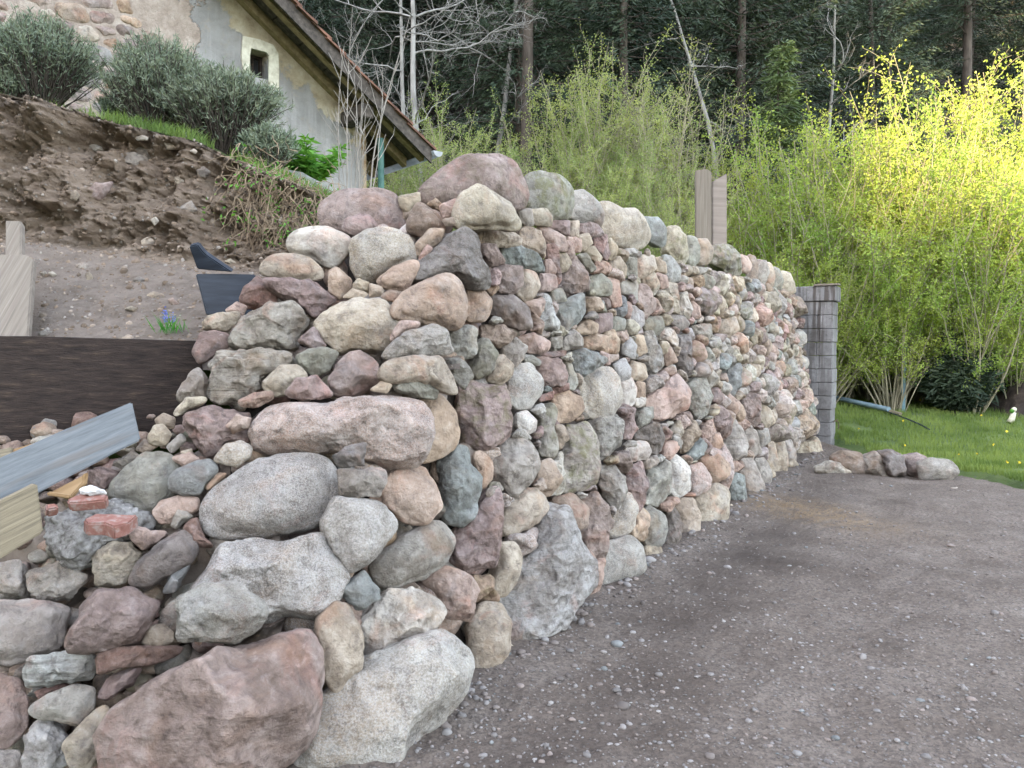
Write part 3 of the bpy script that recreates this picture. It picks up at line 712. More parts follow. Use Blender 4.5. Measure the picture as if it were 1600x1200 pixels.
def pack(uu, vv, occ, base_fn, rs, ax=1.25):
    """grows a tight packing of irregular cells over the free part of a raster; yields centre, outline radii, area"""
    h = uu[1]-uu[0]; free = ~occ; ys, xs = np.nonzero(free); order = rs.permutation(len(ys)); S = np.zeros((0, 3))
    for idx in order[:60000]:
        u, v = uu[xs[idx]], vv[ys[idx]]; base = base_fn(u, v)*rs.choice([.55, .8, 1, 1.4], p=[.22, .28, .3, .2])
        if len(S) and (np.hypot((S[:, 0]-u)/ax, S[:, 1]-v) < (S[:, 2]+base)*.5).any(): continue
        S = np.vstack([S, (u, v, base)])
    best = np.full(free.shape, 1e9); lab = np.full(free.shape, -1)
    for i, (u, v, b) in enumerate(S):
        a0, a1 = np.searchsorted(uu, [u-.5, u+.5]); b0, b1 = np.searchsorted(vv, [v-.45, v+.45])
        gu, gv = np.meshgrid(uu[a0:a1], vv[b0:b1])
        dd = np.maximum(np.hypot((gu-u)/ax, gv-v), .8*(abs(gu-u)*.6/ax+abs(gv-v)))-b*.5
        sub = best[b0:b1, a0:a1]; m = dd < sub; sub[m] = dd[m]; lab[b0:b1, a0:a1][m] = i
    lab[occ] = -1; out = []
    for i in range(len(S)):
        yy, xx = np.nonzero(lab == i)
        if len(yy) < 12: continue
        cu, cv = uu[xx].mean(), vv[yy].mean(); du, dv = uu[xx]-cu, vv[yy]-cv
        n = 36; th = (np.arctan2(dv, du)/(2*math.pi) % 1)*n; r = np.zeros(n); np.maximum.at(r, th.astype(int) % n, np.hypot(du, dv))
        md = np.median(r[r > 0]); r[r == 0] = md*.7; r = np.minimum(r, md*1.9)
        for _ in range(2): r = .25*np.roll(r, 1)+.5*r+.25*np.roll(r, -1)
        out.append((cu, cv, r, len(yy)*h*h))
    return out
# filling stones of the face: a power-diagram packing in wall coordinates (u along, v up the face)
def fill_face():
    U0, U1, V1, h = -.6, 8.75, 2.5, .0125
    nu, nv = int((U1-U0)/h), int(V1/h)
    occ = np.zeros((nv, nu), bool); uu = U0+(np.arange(nu)+.5)*h; vv = (np.arange(nv)+.5)*h
    for pts in POLYS:
        cx = np.mean([p[0] for p in pts])
        if cx < 735: continue
        q = np.array([hit(x, y, A, NF)-A for x, y in pts]); pu, pv = q@WD, q@VF
        a0, a1 = np.searchsorted(uu, [pu.min(), pu.max()]); b0, b1 = np.searchsorted(vv, [pv.min(), pv.max()])
        if a1 <= a0 or b1 <= b0: continue
        gu, gv = np.meshgrid(uu[a0:a1], vv[b0:b1]); ins = np.zeros(gu.shape, bool); j = len(pu)-1
        for i in range(len(pu)):
            c = ((pv[i] > gv) != (pv[j] > gv)) & (gu < (pu[j]-pu[i])*(gv-pv[i])/(pv[j]-pv[i]+1e-12)+pu[i]); ins ^= c; j = i
        occ[b0:b1, a0:a1] |= ins
    cl_ = np.array([((hit(px, py, A, NF)-A)@WD, (hit(px, py, A, NF)-A)@VF) for px, py in ((780, 335), (850, 348), (920, 362), (1000, 392), (1075, 412), (1150, 430), (1200, 440), (1250, 452))])
    cap_v = np.interp(uu, cl_[:, 0], cl_[:, 1])
    left = np.interp(vv, [0, .5, 1, 1.6, 2.2], [-.5, -.35, -.2, .0, .15])
    out = (vv[:, None] > cap_v[None]) | (uu[None] < left[:, None]); occ |= out
    rs = np.random.RandomState(5)
    def base_fn(u, v): return (.42 if v < .40 else .23 if v < .85 else .15)*(1+.35*min(1, max(0, u-2.5)/2))
    res = []
    for cu, cv, r, area in pack(uu, vv, occ, base_fn, rs):
        r = r*.985+.002; size = math.sqrt(area)*.62
        sh = 'a' if rs.rand() < .8 else 'r'; tf, tb = size*rs.uniform(.55, .9), size*1.1
        L, Fc = rock_verts(r, tf, tb, sh, rs, 5 if cu < 2.4 else 4, size)
        P = A+WD*cu+VF*cv-NF*(tf*.25+rs.uniform(-.035, .04))
        res.append((P+L[:, :1]*WD+L[:, 1:2]*VF+L[:, 2:]*NF, Fc, rand_tint(rs), (rs.choice([0, .2, .5, .95]), rs.choice([0, 0, .5]), rs.choice([0, 0, 0, .3]), CH[sh]), rs.uniform(-30, 30, 3)))
    return res
fl = fill_face()
print('fill stones', len(fl))
# packing between the boulders of the stepped end, a little deeper
def fill_end():
    rs = np.random.RandomState(9); res = []
    lo = [(300, 560), (330, 500), (380, 440), (450, 375), (500, 325), (640, 320), (780, 330)]
    for py in range(330, 1200, 46):
        for px in range(270, 800, 52):
            x, y = px+rs.uniform(-14, 14), py+rs.uniform(-12, 12)
            xl = np.interp(y, [325, 380, 480, 560, 700, 800, 900, 1000, 1200], [560, 480, 360, 330, 400, 400, 400, 420, 420])
            xr = np.interp(y, [325, 600, 1000, 1200], [800, 790, 740, 600])
            if x < xl or x > xr: continue
            s = rs.uniform(.06, .10); P, n = wall_pt(x, y, -.25)
            L, Fc = rock_verts(np.full(36, s)*(1+.25*np.sin(np.arange(36)/36*2*math.pi*2+rs.rand()*6)), s*.8, s, rs.choice(['a', 'r']), rs, 4, s)
            res.append((P+L, Fc, rand_tint(rs), (rs.rand(), 0, 0), rs.uniform(-30, 30, 3)))
    return res
o = joined_rocks(small+fl+fill_end(), 'packing_stones', WALL); o.location = (0, 0, 0)
o.data.transform(Matrix.Translation(Vector(-WLOC)))
tag(o, 'smaller stones packed between the large ones', kind='stuff')
# earth backing, its colour darkened to put shade into the gaps
def hull_mesh(pts):
    bm = bmesh.new(); vs = [bm.verts.new(p) for p in pts]; r = bmesh.ops.convex_hull(bm, input=vs)
    for v in [v for v in bm.verts if not v.link_faces]: bm.verts.remove(v)
    bmesh.ops.triangulate(bm, faces=bm.faces[:]); V = np.array([v.co[:] for v in bm.verts]); Fc = np.array([[v.index for v in f.verts] for f in bm.faces])
    bm.verts.index_update(); Fc = np.array([[v.index for v in f.verts] for f in bm.faces]); bm.free(); return V, Fc
def wp(u, v, back): return A+WD*u+VF*v-NF*back
pts = [wp(u, v, .17) for u in (-1.2, 8.7) for v in (0, )]+[wp(u, 2.12, .17) for u in (.35, 8.7)]+[wp(.2, 1.9, .2), wp(8.7, 2.12, .6), wp(8.7, 0, .9), wp(.9, 2.12, .6)]
for px, py in ((360, 560), (400, 480), (520, 400), (640, 360), (380, 700), (360, 900), (380, 1100), (430, 1230), (600, 1230)):
    p, n = wall_pt(px, py, -.26); pts.append(p)
V, Fc = hull_mesh(pts)
link('shaded_earth_core', mesh_np('shaded_earth_core', V-WLOC, Fc, [M['core']]), WALL)

# ------------------------------------------------------------------ soil under the loose heap, and the cut bank
def grid_mesh(name, fn, ns, nt_, mat, attrs=None):
    S, T = np.meshgrid(np.linspace(0, 1, ns), np.linspace(0, 1, nt_), indexing='ij'); V = fn(S.ravel(), T.ravel())
    i = np.arange(ns-1)[:, None]*nt_+np.arange(nt_-1)[None]; Fc = np.stack([i, i+nt_, i+nt_+1, i+1], -1).reshape(-1, 4)
    return V, Fc
def heap_fn(s, t):     # s: left to right, t: bottom to top
    y = 1.9+t*1.85; x = -3.2+s*(3.2-.30*y); z = np.maximum(.02, .31+1.31*(y-2.6))-.30
    z = np.where(x < -1.05, np.minimum(z, .92), np.minimum(z, 1.25))
    P = np.stack([x, y, z], -1); n = fbm(P*3, 5); P[:, 2] += n*.09; P[:, 1] -= n*.06; return P
V, Fc = grid_mesh('soil', heap_fn, 150, 120, None)
tag(link('soil_slope', mesh_np('soil_slope', V, Fc, [M['soil']], None, True)), kind='structure')
def bank_top(x): return np.interp(x, [-6, -4.2, -3.64, -3.2, -2.73, -2.27, -1.82, -1.36, -.9, 0], [3.5, 3.36, 3.32, 3.22, 3.10, 3.0, 2.80, 2.60, 2.42, 2.2])
def bank_fn(s, t):
    x = -6+s*5.75
    zt = bank_top(x); zm = np.interp(x, [-6, -3, -1.8, -.4], [2.15, 2.12, 1.95, 1.85])
    # profile: toe, scree, cut face, lip, plateau
    k = np.array([0, .34, .40, .74, .80, 1.0])
    yy = np.stack([3.72+0*x, 4.75+0*x, 4.9+0*x, 5.45+0*x, 5.62+0*x, 9.6+0*x]); zz = np.stack([1.40+0*x, zm, zm+.06, zt-.05, zt, zt+.30])
    y = np.zeros_like(x); z = np.zeros_like(x)
    for i in range(5):
        m = (t >= k[i]) & (t <= k[i+1]); f = (t-k[i])/(k[i+1]-k[i]); y = np.where(m, yy[i]*(1-f)+yy[i+1]*f, y); z = np.where(m, zz[i]*(1-f)+zz[i+1]*f, z)
    P = np.stack([x, y, z], -1); face = smooth(t, .36, .44)*(1-smooth(t, .76, .82)); scree = 1-smooth(t, .36, .42)
    Q = P*np.array([1.9, 1.5, 1.7]); n1 = fbm(Q*1.3, 6, 2.1, .62); rid = 1-np.abs(pnoise(Q*2.2+3)); st = np.round(fbm(Q*2.0+9, 3)*3)/3
    dsp = face*(n1*.22+rid*.10-.10+st*.0)+scree*(fbm(P*5, 5)*.03)
    dsp += face*.12*np.exp(-((t-.74)/.03)**2)                          # roots hold an overhanging lip
    dsp += face*.035*fbm(P*14, 4); P[:, 1] -= dsp; P[:, 2] += dsp*.2*scree+(1-face-scree)*fbm(P*2, 3)*.04
    # hollows in the face
    for hx, hz, hr in ((-2.55, 2.52, .20), (-3.45, 2.75, .16), (-2.95, 2.92, .12), (-1.95, 2.35, .15), (-3.0, 2.35, .13)):
        P[:, 1] += face*.22*np.exp(-(((P[:, 0]-hx)/hr)**2+((P[:, 2]-hz)/(hr*.6))**2))
    return P
V, Fc = grid_mesh('bank', bank_fn, 420, 330, None)
tt = np.tile(np.linspace(0, 1, 330), 420)
m, nt, b = new_mat('earth_bank'); k = NB(nt); co = k.geo()
c = k.ramp(k.noise(co, 4.2, 10, .72, .3), [(.28, (.085, .055, .036)), (.44, (.20, .142, .098)), (.60, (.285, .215, .157)), (.8, (.38, .31, .245))])
c = k.mix(k.ramp(k.noise(co, 1.3, 5, .6), [(.52, 0), (.66, .6)]), c, (.20, .13, .075))
c = k.mix(k.attr('scree', 'Fac'), c, k.ramp(k.noise(co, 8, 10, .75), [(.3, (.13, .098, .076)), (.5, (.225, .178, .144)), (.75, (.31, .255, .215))]))
vd = k.voro(co, 38); vcc = k.n('ShaderNodeSeparateColor'); k.l(k.voro(co, 38, 'F1', 'Color'), vcc.inputs[0])
peb = k.math('MULTIPLY', k.ramp(vd, [(.28, 1), (.38, 0)]), k.ramp(vcc.outputs[0], [(.88, 0), (.9, .8)])); c = k.mix(peb, c, (.28, .245, .215))
g = k.ramp(k.noise(co, 9, 5), [(.4, (.06, .11, .02)), (.6, (.13, .18, .05))]); c = k.mix(k.attr('top', 'Fac'), c, g)
c = k.mix(k.attr('humus', 'Fac'), c, k.ramp(k.noise(co, 20, 6, .7), [(.4, (.03, .02, .014)), (.65, (.11, .075, .05))]))
k.l(c, b.inputs['Base Color']); b.inputs['Roughness'].default_value = .95
k.l(k.bump(k.math('ADD', k.noise(co, 16, 9, .75), k.math('MULTIPLY', peb, .4)), 1, .07), b.inputs['Normal'])
o = link('earth_bank', mesh_np('earth_bank', V, Fc, [m], {'scree': ('FLOAT', 1-smooth(tt+.04*fbm(V*3, 3), .34, .42)), 'top': ('FLOAT', smooth(tt, .79, .82)),
         'humus': ('FLOAT', smooth(tt+.03*fbm(V*6, 3), .70, .75)*(1-smooth(tt, .79, .82))*.7)}, True)); tag(o, kind='structure')
BANKV = V.reshape(420, 330, 3)
def on_bank(px, py):
    """point of the bank seen at a pixel, by nearest projection"""
    P = BANKV.reshape(-1, 3); q = P[tt < .8]
    d = q-CAMP; M3 = np.array(_M); l = d@M3; sx = 800+F_PX*l[:, 0]/-l[:, 2]; sy = 600-F_PX*l[:, 1]/-l[:, 2]
    return q[np.argmin((sx-px)**2+(sy-py)**2)]

# clods and grit lying on and sticking in the bank
def build_clods():
    rs = np.random.RandomState(41); S, Fc = ico(2); n = 6500
    G = BANKV.reshape(-1, 3); ok = (tt < .78) & (G[:, 0] > -4.6); idx = rs.choice(np.nonzero(ok)[0], n); P = G[idx]
    s = np.clip(rs.lognormal(-4.95, .5, n), .004, .026); sc = s[:, None, None]*rs.uniform(.6, 1.3, (n, 1, 3)); V = S[None]*sc*(1+rs.uniform(-.2, .2, (n, len(S), 1)))+P[:, None]+s[:, None, None]*np.array([0, .35, -.1])
    F_ = (Fc[None]+np.arange(n)[:, None, None]*len(S)).reshape(-1, 3)
    base = np.array([(.20, .145, .105), (.14, .10, .07), (.26, .205, .16), (.31, .27, .235)])[rs.choice(4, n, p=[.42, .3, .2, .08])]
    T = np.repeat(np.c_[base*rs.uniform(.8, 1.2, (n, 1)), np.ones(n)], len(S), 0); m_, nt_, b_ = new_mat('clod'); kk = NB(nt_)
    kk.l(kk.attr('tint'), b_.inputs['Base Color']); b_.inputs['Roughness'].default_value = .95; kk.l(kk.bump(kk.noise(kk.geo(), 60, 5, .7), 1, .01), b_.inputs['Normal'])
    tag(link('soil_clods', mesh_np('soil_clods', V.reshape(-1, 3), F_, [m_], {'tint': ('FLOAT_COLOR', T)}, True)), kind='stuff')
build_clods()
# ------------------------------------------------------------------ loose stones of the heap
rs = np.random.RandomState(21)
for ln in HEAP.strip().split('\n'):
    tk, sh, op, pts, lab, cat = parse(ln)
    C, W, Fc, size = px_rock(pts, sh, rs, op.get('o', 0), op.get('g', 1.02), op.get('t', 1))
    nm = {'boulder': 'boulder', 'rubble': 'mortar_rubble'}.get(cat, 'loose_stone')
    o = link(nm, rock_mesh(nm, W, Fc, srgb_jit(TINT[tk], rs, .06), (op.get('s', .1), op.get('l', 0), op.get('m', 0), CH[sh]), rs), None, C)
    tag(o, lab, cat, 'loose stones heaped at the end of the wall')
# fine rubble between them: nobody could count it
it = []
for i in range(520):
    px, py = rs.uniform(-20, 400), rs.uniform(650, 1200); s = rs.uniform(.012, .062)
    P, n = wall_pt(px, py, -.175+rs.uniform(0, .05)); L, Fc = rock_verts(np.full(24, s)*(1+.3*rs.rand(24).cumsum()/24), s*.7, s*.7, 'a', rs, 3, s)
    it.append((P+L, Fc, rand_tint(rs)*.85, (.3, 0, 0), rs.uniform(-30, 30, 3)))
tag(joined_rocks(it, 'rubble'), kind='stuff')
# stones set in the bank, each one visible
BST = '''wh r|212,214 222,211 231,214 230,219 214,219|small white stone in the grassy lip of the bank, left one
be r|256,222 270,219 280,226 278,233 262,233|rounded tan stone in the grassy lip of the bank
wh r|296,236 303,232 308,236 305,240|tiny white stone near the right end of the grassy lip
gr a|139,228 148,224 158,229 161,236 145,237|small tan stone high in the bank under the left grey bush
gr a|185,240 210,238 228,245 236,262 215,262 190,252|flat grey slab sticking out of the bank
gr a|207,236 220,228 235,232 242,256 225,258|grey angular stone above the flat slab in the bank
pp a|130,305 150,285 175,282 170,298 155,312 136,311|purple-pink stone set in the bank face
be r|110,300 118,297 124,305 118,314 110,310|small beige stone left of the purple-pink one in the bank
gr a|306,265 318,260 328,268 320,278 308,275|pale grey stone in the bank below the grass, right side
be r|272,278 284,275 292,284 285,291 276,289|small pale stone in the middle of the bank face
gr a|278,325 298,313 307,328 292,336|grey-brown stone jutting from the lower bank
wh r|235,343 243,338 248,345 241,352|small white pebble under the hollow in the bank
be r|220,376 231,370 241,376 238,389 224,390|rounded pinkish-beige stone at the top of the scree
wh r|121,413 130,409 137,413 134,421 124,421|round white stone on the scree
be r|133,429 139,425 143,429 146,440 136,444|pair of small orange-beige pebbles on the scree
wh r|62,426 70,423 74,428 68,431|white pebble on the scree beside the pale board, left one
wh r|75,426 82,424 88,429 82,433|white pebble on the scree, right of its neighbour
gr a|205,437 218,431 226,437 215,444|flat grey stone half buried in the middle of the scree
be r|229,461 240,455 256,460 252,470 234,469|flat beige stone on the scree above the blue flowers
pk r|262,468 270,465 280,475 270,480|pinkish stone on the scree above the blue flowers, right one
be r|350,408 360,404 368,410 364,416|small pinkish stone behind the blue-black board
gr a|60,520 70,514 82,518 78,524 62,524|small grey stone against the back of the timber beam
be r|193,483 205,478 215,482 210,487|small flat stone on the lower scree'''
for ln in BST.split('\n'):
    tk, sh, op, pts, lab, cat = parse(ln); pc = np.mean(pts, 0); P = on_bank(*pc)
    C, W, Fc, size = px_rock(pts, sh, rs, 0, 1.1, 1, depth=P[1]-.02, level=4)
    tag(link('bank_stone', rock_mesh('bank_stone', W, Fc, srgb_jit(TINT[tk], rs, .05)*.85, (.2, 0, 0), rs), None, C), lab, 'stone', 'stones showing in the earth bank')

# ------------------------------------------------------------------ boards and timbers
def plank(name, cs, thick, mat, parent=None, taper=None):
    """four (px,py,depth) corners of the visible face, going round; thickness goes away from the camera; x axis = first edge"""
    Q = np.array([at(*c) for c in cs]); c = Q.mean(0); n = np.cross(Q[1]-Q[0], Q[3]-Q[0]); n /= np.linalg.norm(n)
    if np.dot(n, CAMP-c) < 0: n = -n
    ex = Q[1]-Q[0]; ex /= np.linalg.norm(ex); ey = np.cross(n, ex)
    B = np.array([ex, ey, n]); L = (Q-c)@B.T; bm = bmesh.new()
    f = [bm.verts.new((p[0], p[1], 0)) for p in L]; bk = [bm.verts.new((p[0], p[1], -thick)) for p in L]; k = len(f)
    bm.faces.new(f); bm.faces.new(bk[::-1])
    for i in range(k): bm.faces.new((f[i], bk[i], bk[(i+1) % k], f[(i+1) % k]))
    bmesh.ops.recalc_face_normals(bm, faces=bm.faces[:])
    bmesh.ops.bevel(bm, geom=bm.edges[:], offset=min(.006, thick*.2), segments=2, affect='EDGES')
    for _ in range(1): bmesh.ops.subdivide_edges(bm, edges=[e for e in bm.edges if e.calc_length() > .1], cuts=10, use_grid_fill=True)
    for v in bm.verts:
        d = pnoise(np.array([[v.co.x*6+c[0]*9, v.co.y*25, v.co.z*25]]))[0]*.003+pnoise(np.array([[v.co.x*1.5+c[0]*9, 0, 7]]))[0]*.006; v.co.y += d; v.co.z += d*.6
    me = bpy.data.meshes.new(name); bm.to_mesh(me); bm.free(); me.materials.append(mat)
    o = bpy.data.objects.new(name, me); COL.objects.link(o)
    mw = Matrix([[B[0][i], B[1][i], B[2][i], c[i]] for i in range(3)]+[[0, 0, 0, 1]])
    if parent is not None:
        o.parent = parent; mw = parent.matrix_world.inverted() @ mw if parent.matrix_world != Matrix.Identity(4) else Matrix.Translation(-parent.location) @ mw
    o.matrix_basis = mw; return o
tag(plank('timber_beam', [(-70, 524, 3.25), (312, 532, 3.72), (330, 690, 3.72), (-70, 708, 3.25)], .12, M['darkwood']), 'thick dark brown timber beam holding back the earth at the left', 'timber beam')
tag(plank('board', [(-60, 740, 2.80), (206, 628, 3.18), (222, 687, 3.15), (-60, 832, 2.77)], .035, M['bluewood']), 'blue-grey weathered board lying slanted in front of the dark beam', 'board')
tag(plank('board', [(-60, 812, 2.45), (58, 755, 2.62), (71, 833, 2.60), (-60, 908, 2.43)], .05, M['yelwood']), 'yellowish weathered board with sawn end, lowest at the left edge', 'board')
tag(plank('board', [(8, 530, 3.85), (34, 530, 3.85), (33, 345, 4.35), (8, 343, 4.35)], .05, M['palewood']), 'narrow pale post leaning on the bank behind the beam at the left edge', 'post')
tag(plank('board', [(-20, 530, 3.78), (43, 530, 3.78), (52, 404, 4.15), (38, 396, 4.18), (-20, 398, 4.18)], .04, M['palewood']), 'wide pale board in front of the narrow leaning post, behind the beam', 'board')
bx = empty('black_board_corner', tuple(at(345, 470, 4.0))); tag(bx, 'two blue-black boards forming a corner, the upper one pointed, beside the dark red stone', 'formwork board')
plank('lower_board', [(306, 427, 4.0), (400, 428, 4.12), (392, 500, 4.12), (323, 492, 4.0)], .04, M['tarwood'], bx)
plank('pointed_board', [(296, 384, 3.98), (309, 381, 3.98), (320, 396, 4.0), (364, 425, 4.06), (305, 425, 3.99)], .05, M['tarwood'], bx)
fr = empty('orange_crate', tuple(at(105, 765, 2.95))); tag(fr, 'broken orange wooden frame poking out under the blue-grey board', 'wooden frame')
plank('frame_panel', [(74, 770, 2.95), (134, 738, 3.02), (131, 757, 3.0), (108, 777, 2.94)], .02, M['orangewood'], fr)
plank('frame_rail', [(73, 769, 2.90), (110, 775, 2.90), (108, 780, 2.90), (72, 774, 2.90)], .02, M['orangewood'], fr)
plank('frame_rail', [(128, 742, 2.93), (135, 739, 2.93), (132, 758, 2.92), (126, 762, 2.92)], .02, M['orangewood'], fr)
tag(plank('wood_strip', [(18, 702, 3.15), (52, 692, 3.18), (50, 708, 3.15), (20, 718, 3.13)], .02, M['orangewood']), 'small orange wood strip between the black beam and the blue-grey board', 'wood scrap')
tag(plank('wood_strip', [(-20, 705, 3.12), (18, 697, 3.14), (20, 715, 3.13), (-20, 722, 3.1)], .02, M['yelwood']), 'small greenish wood strip under the black beam at the left edge', 'wood scrap')
# concrete lump with bricks in it
cl = empty('concrete_lump', tuple(wall_pt(155, 835)[0])); tag(cl, 'lump of rough grey concrete with a red brick embedded in its top', 'concrete rubble')
C, W, Fc, size = px_rock([(66, 800), (95, 787), (130, 782), (175, 780), (227, 795), (247, 815), (215, 838), (180, 850), (145, 877), (112, 887), (82, 872), (64, 835)], 'x', rs, .05, 1.0, 1.2, level=6)
W += (W/np.linalg.norm(W, axis=1)[:, None])*(fbm(W*38, 3)*.012)[:, None]
o = link('concrete_body', mesh_np('concrete_body', W, Fc, [M['concrete']], None, True), cl, C-np.array(cl.location))
plank('embedded_brick', [(130, 809, 2.72), (150, 800, 2.78), (216, 800, 2.80), (200, 815, 2.72), (178, 828, 2.68), (163, 814, 2.70), (135, 824, 2.69)], .05, M['brick'], cl)
plank('brick_fragment', [(70, 788, 2.75), (88, 786, 2.77), (92, 792, 2.75), (73, 798, 2.73)], .04, M['brick'], cl)
tag(plank('brick_piece', [(104, 781, 2.82), (124, 771, 2.86), (168, 772, 2.86), (165, 781, 2.82), (124, 783, 2.8), (107, 787, 2.8)], .04, M['brick']), 'broken red brick with a pale stone on it behind the concrete lump', 'brick')
C, W, Fc, size = px_rock([(122, 764), (140, 757), (165, 765), (168, 773), (140, 775), (123, 773)], 'a', rs, 0, 1, 1, depth=2.84)
tag(link('loose_stone', rock_mesh('loose_stone', W, Fc, np.array(TINT['wb'])*1.15, (.2, 0, 0), rs), None, C), 'small pale bluish stone lying on the broken red brick', 'stone')

# ------------------------------------------------------------------ block pillar at the far end of the wall
def box_bm(bm, x0, x1, y0, y1, z0, z1, bev=.006, jit=0):
    vs = [bm.verts.new((x, y, z)) for x in (x0, x1) for y in (y0, y1) for z in (z0, z1)]
    fs = [bm.faces.new([vs[i] for i in q]) for q in ((0, 1, 3, 2), (4, 6, 7, 5), (0, 4, 5, 1), (2, 3, 7, 6), (0, 2, 6, 4), (1, 5, 7, 3))]
    es = list({e for f in fs for e in f.edges}); 
    if bev: bmesh.ops.bevel(bm, geom=es, offset=bev, segments=1, affect='EDGES')
def bm_obj(name, bm, mat, parent=None, loc=(0, 0, 0), rz=0, sm=False):
    bmesh.ops.recalc_face_normals(bm, faces=bm.faces[:]); me = bpy.data.meshes.new(name); bm.to_mesh(me); bm.free()
    for m_ in (mat if isinstance(mat, (list, tuple)) else [mat]): me.materials.append(m_)
    if sm: me.polygons.foreach_set('use_smooth', np.ones(len(me.polygons), bool))
    return link(name, me, parent, loc, (0, 0, rz))
def pillar_mat():
    m, nt, b = new_mat('concrete_block'); k = NB(nt); co = k.objco()
    c = k.ramp(k.noise(co, 3, 7, .65), [(.3, (.12, .112, .11)), (.55, (.215, .205, .205)), (.75, (.31, .30, .30))])
    sp = k.n('ShaderNodeSeparateXYZ'); k.l(co, sp.inputs[0]); z = sp.outputs[2]
    strk = k.noise(k.mapping(co, (9, 9, .6)), 1.5, 5, .6)
    c = k.mix(k.math('MULTIPLY', k.ramp(strk, [(.46, 0), (.58, .85)]), k.ramp(k.math('ADD', k.math('MULTIPLY', z, .45), k.math('MULTIPLY', k.noise(co, 3), .2)), [(.45, .25), (.95, 1)])), c, (.055, .042, .036))
    c = k.mix(k.math('MULTIPLY', k.ramp(k.math('ADD', k.math('MULTIPLY', z, .45), k.math('MULTIPLY', k.noise(co, 6, 6, .7), .35)), [(1.02, 0), (1.18, .9)]), 1), c, (.11, .07, .05))
    c = k.mix(k.ramp(k.noise(co, 26, 6, .7), [(.55, 0), (.68, .7)]), c, (.07, .065, .06))
    k.l(c, b.inputs['Base Color']); b.inputs['Roughness'].default_value = .95
    k.l(k.bump(k.noise(co, 24, 7, .75), 1, .02), b.inputs['Normal']); return m
PB = A+WD*8.80; PB = PB+ND*.13
pl = empty('block_pillar', tuple(PB), math.atan2(WD[1], WD[0])); tag(pl, 'grey concrete block pillar stained brown at the top, closing the far end of the wall', 'pillar')
PM = pillar_mat(); rr = np.random.RandomState(3)
# local frame: x along the wall, y away from the yard ; the face towards the yard is y=0, face towards the camera x=0
bm = bmesh.new(); hz = .2
for i in range(11):
    z0 = i*hz; j = rr.uniform(-.010, .010); sp_ = .20 if i % 2 else .16
    box_bm(bm, 0+j, .42+j, -.02+j, sp_, z0+.003, z0+hz-.003, .007)
    j = rr.uniform(-.010, .010); box_bm(bm, -.012+j, .20, sp_+.003, .62, z0+.003, z0+hz-.003, .007)
for v in bm.verts:
    n_ = pnoise(np.array([list(v.co*4)]))[0]*.008; v.co.x += n_; v.co.y += n_
bm_obj('blocks', bm, PM, pl)
bm = bmesh.new(); box_bm(bm, -.03, .46, -.06, .72, 2.205, 2.43, .012)
bm_obj('top_beam', bm, PM, pl)
bm = bmesh.new(); box_bm(bm, -.05, .12, -.10, .25, 2.433, 2.458, .002)
tag(bm_obj('wood_lath', bm, M['palewood'], None, tuple(PB), pl.rotation_euler.z), 'short light wooden lath lying on top of the block pillar', 'wood strip')
bm = bmesh.new()
for s in range(-1, 1):
    pass
def tube_bm(bm, pts, r, seg=6, taper=1.0):
    pts = [Vector(p) for p in pts]; rings = []
    for i, p in enumerate(pts):
        d = (pts[min(i+1, len(pts)-1)]-pts[max(i-1, 0)]).normalized(); a = d.orthogonal().normalized(); b_ = d.cross(a)
        rr_ = r*(1+(taper-1)*i/max(1, len(pts)-1))
        rings.append([bm.verts.new(p+(a*math.cos(2*math.pi*k/seg)+b_*math.sin(2*math.pi*k/seg))*rr_) for k in range(seg)])
    for a, b_ in zip(rings, rings[1:]):
        for k in range(seg): bm.faces.new((a[k], a[(k+1) % seg], b_[(k+1) % seg], b_[k]))
    bm.faces.new(rings[0][::-1]); bm.faces.new(rings[-1])
tube_bm(bm, [(-.03, -.06, .42), (.2, -.05, .42), (.45, -.05, .42)], .006); tube_bm(bm, [(.22, -.06, .42), (.24, -.09, .40), (.22, -.1, .33), (.19, -.09, .30)], .006)
IRON = simple('rusty_iron', [(.3, (.05, .03, .025)), (.7, (.14, .08, .06))], 20, 4, .7, .2, .002)
bm_obj('iron_bar', bm, IRON, pl)
# pipe on the grass
def gz(x, y): return float(ground_z(np.array([x]), np.array([y]))[0])
bm = bmesh.new(); a = at(1300, 655, 14.5); b2 = at(1388, 672, 13.3)
a[2] = gz(a[0], a[1])+.1; b2[2] = gz(b2[0], b2[1])+.1
tube_bm(bm, [a, a*.5+b2*.5, b2], .045, 16)
tag(bm_obj('drain_pipe', bm, simple('blue_grey_pipe', [(.4, (.19, .26, .31)), (.6, (.25, .33, .38))], 3, 4, .45, 0), sm=False), 'blue-grey plastic pipe lying on the grass right of the pillar', 'pipe')
bm = bmesh.new(); d = (b2-a)/np.linalg.norm(b2-a); tube_bm(bm, [b2+d*.03-[0, 0, .03], b2+d*.25-[0, 0, .04]], .035, 8)
tag(bm_obj('wood_block', bm, M['yelwood']), 'small piece of light wood at the right end of the plastic pipe', 'wood scrap')
bm = bmesh.new(); pts = []
for t in np.linspace(0, 1, 14):
    p = at(1302+150*t, 630+52*t, 15-3*t); p[2] = gz(p[0], p[1])+.06; pts.append(p)
tube_bm(bm, pts, .012, 5); tag(bm_obj('cable', bm, M['tarwood']), 'thin dark cable lying across the grass behind the pipe', 'cable')
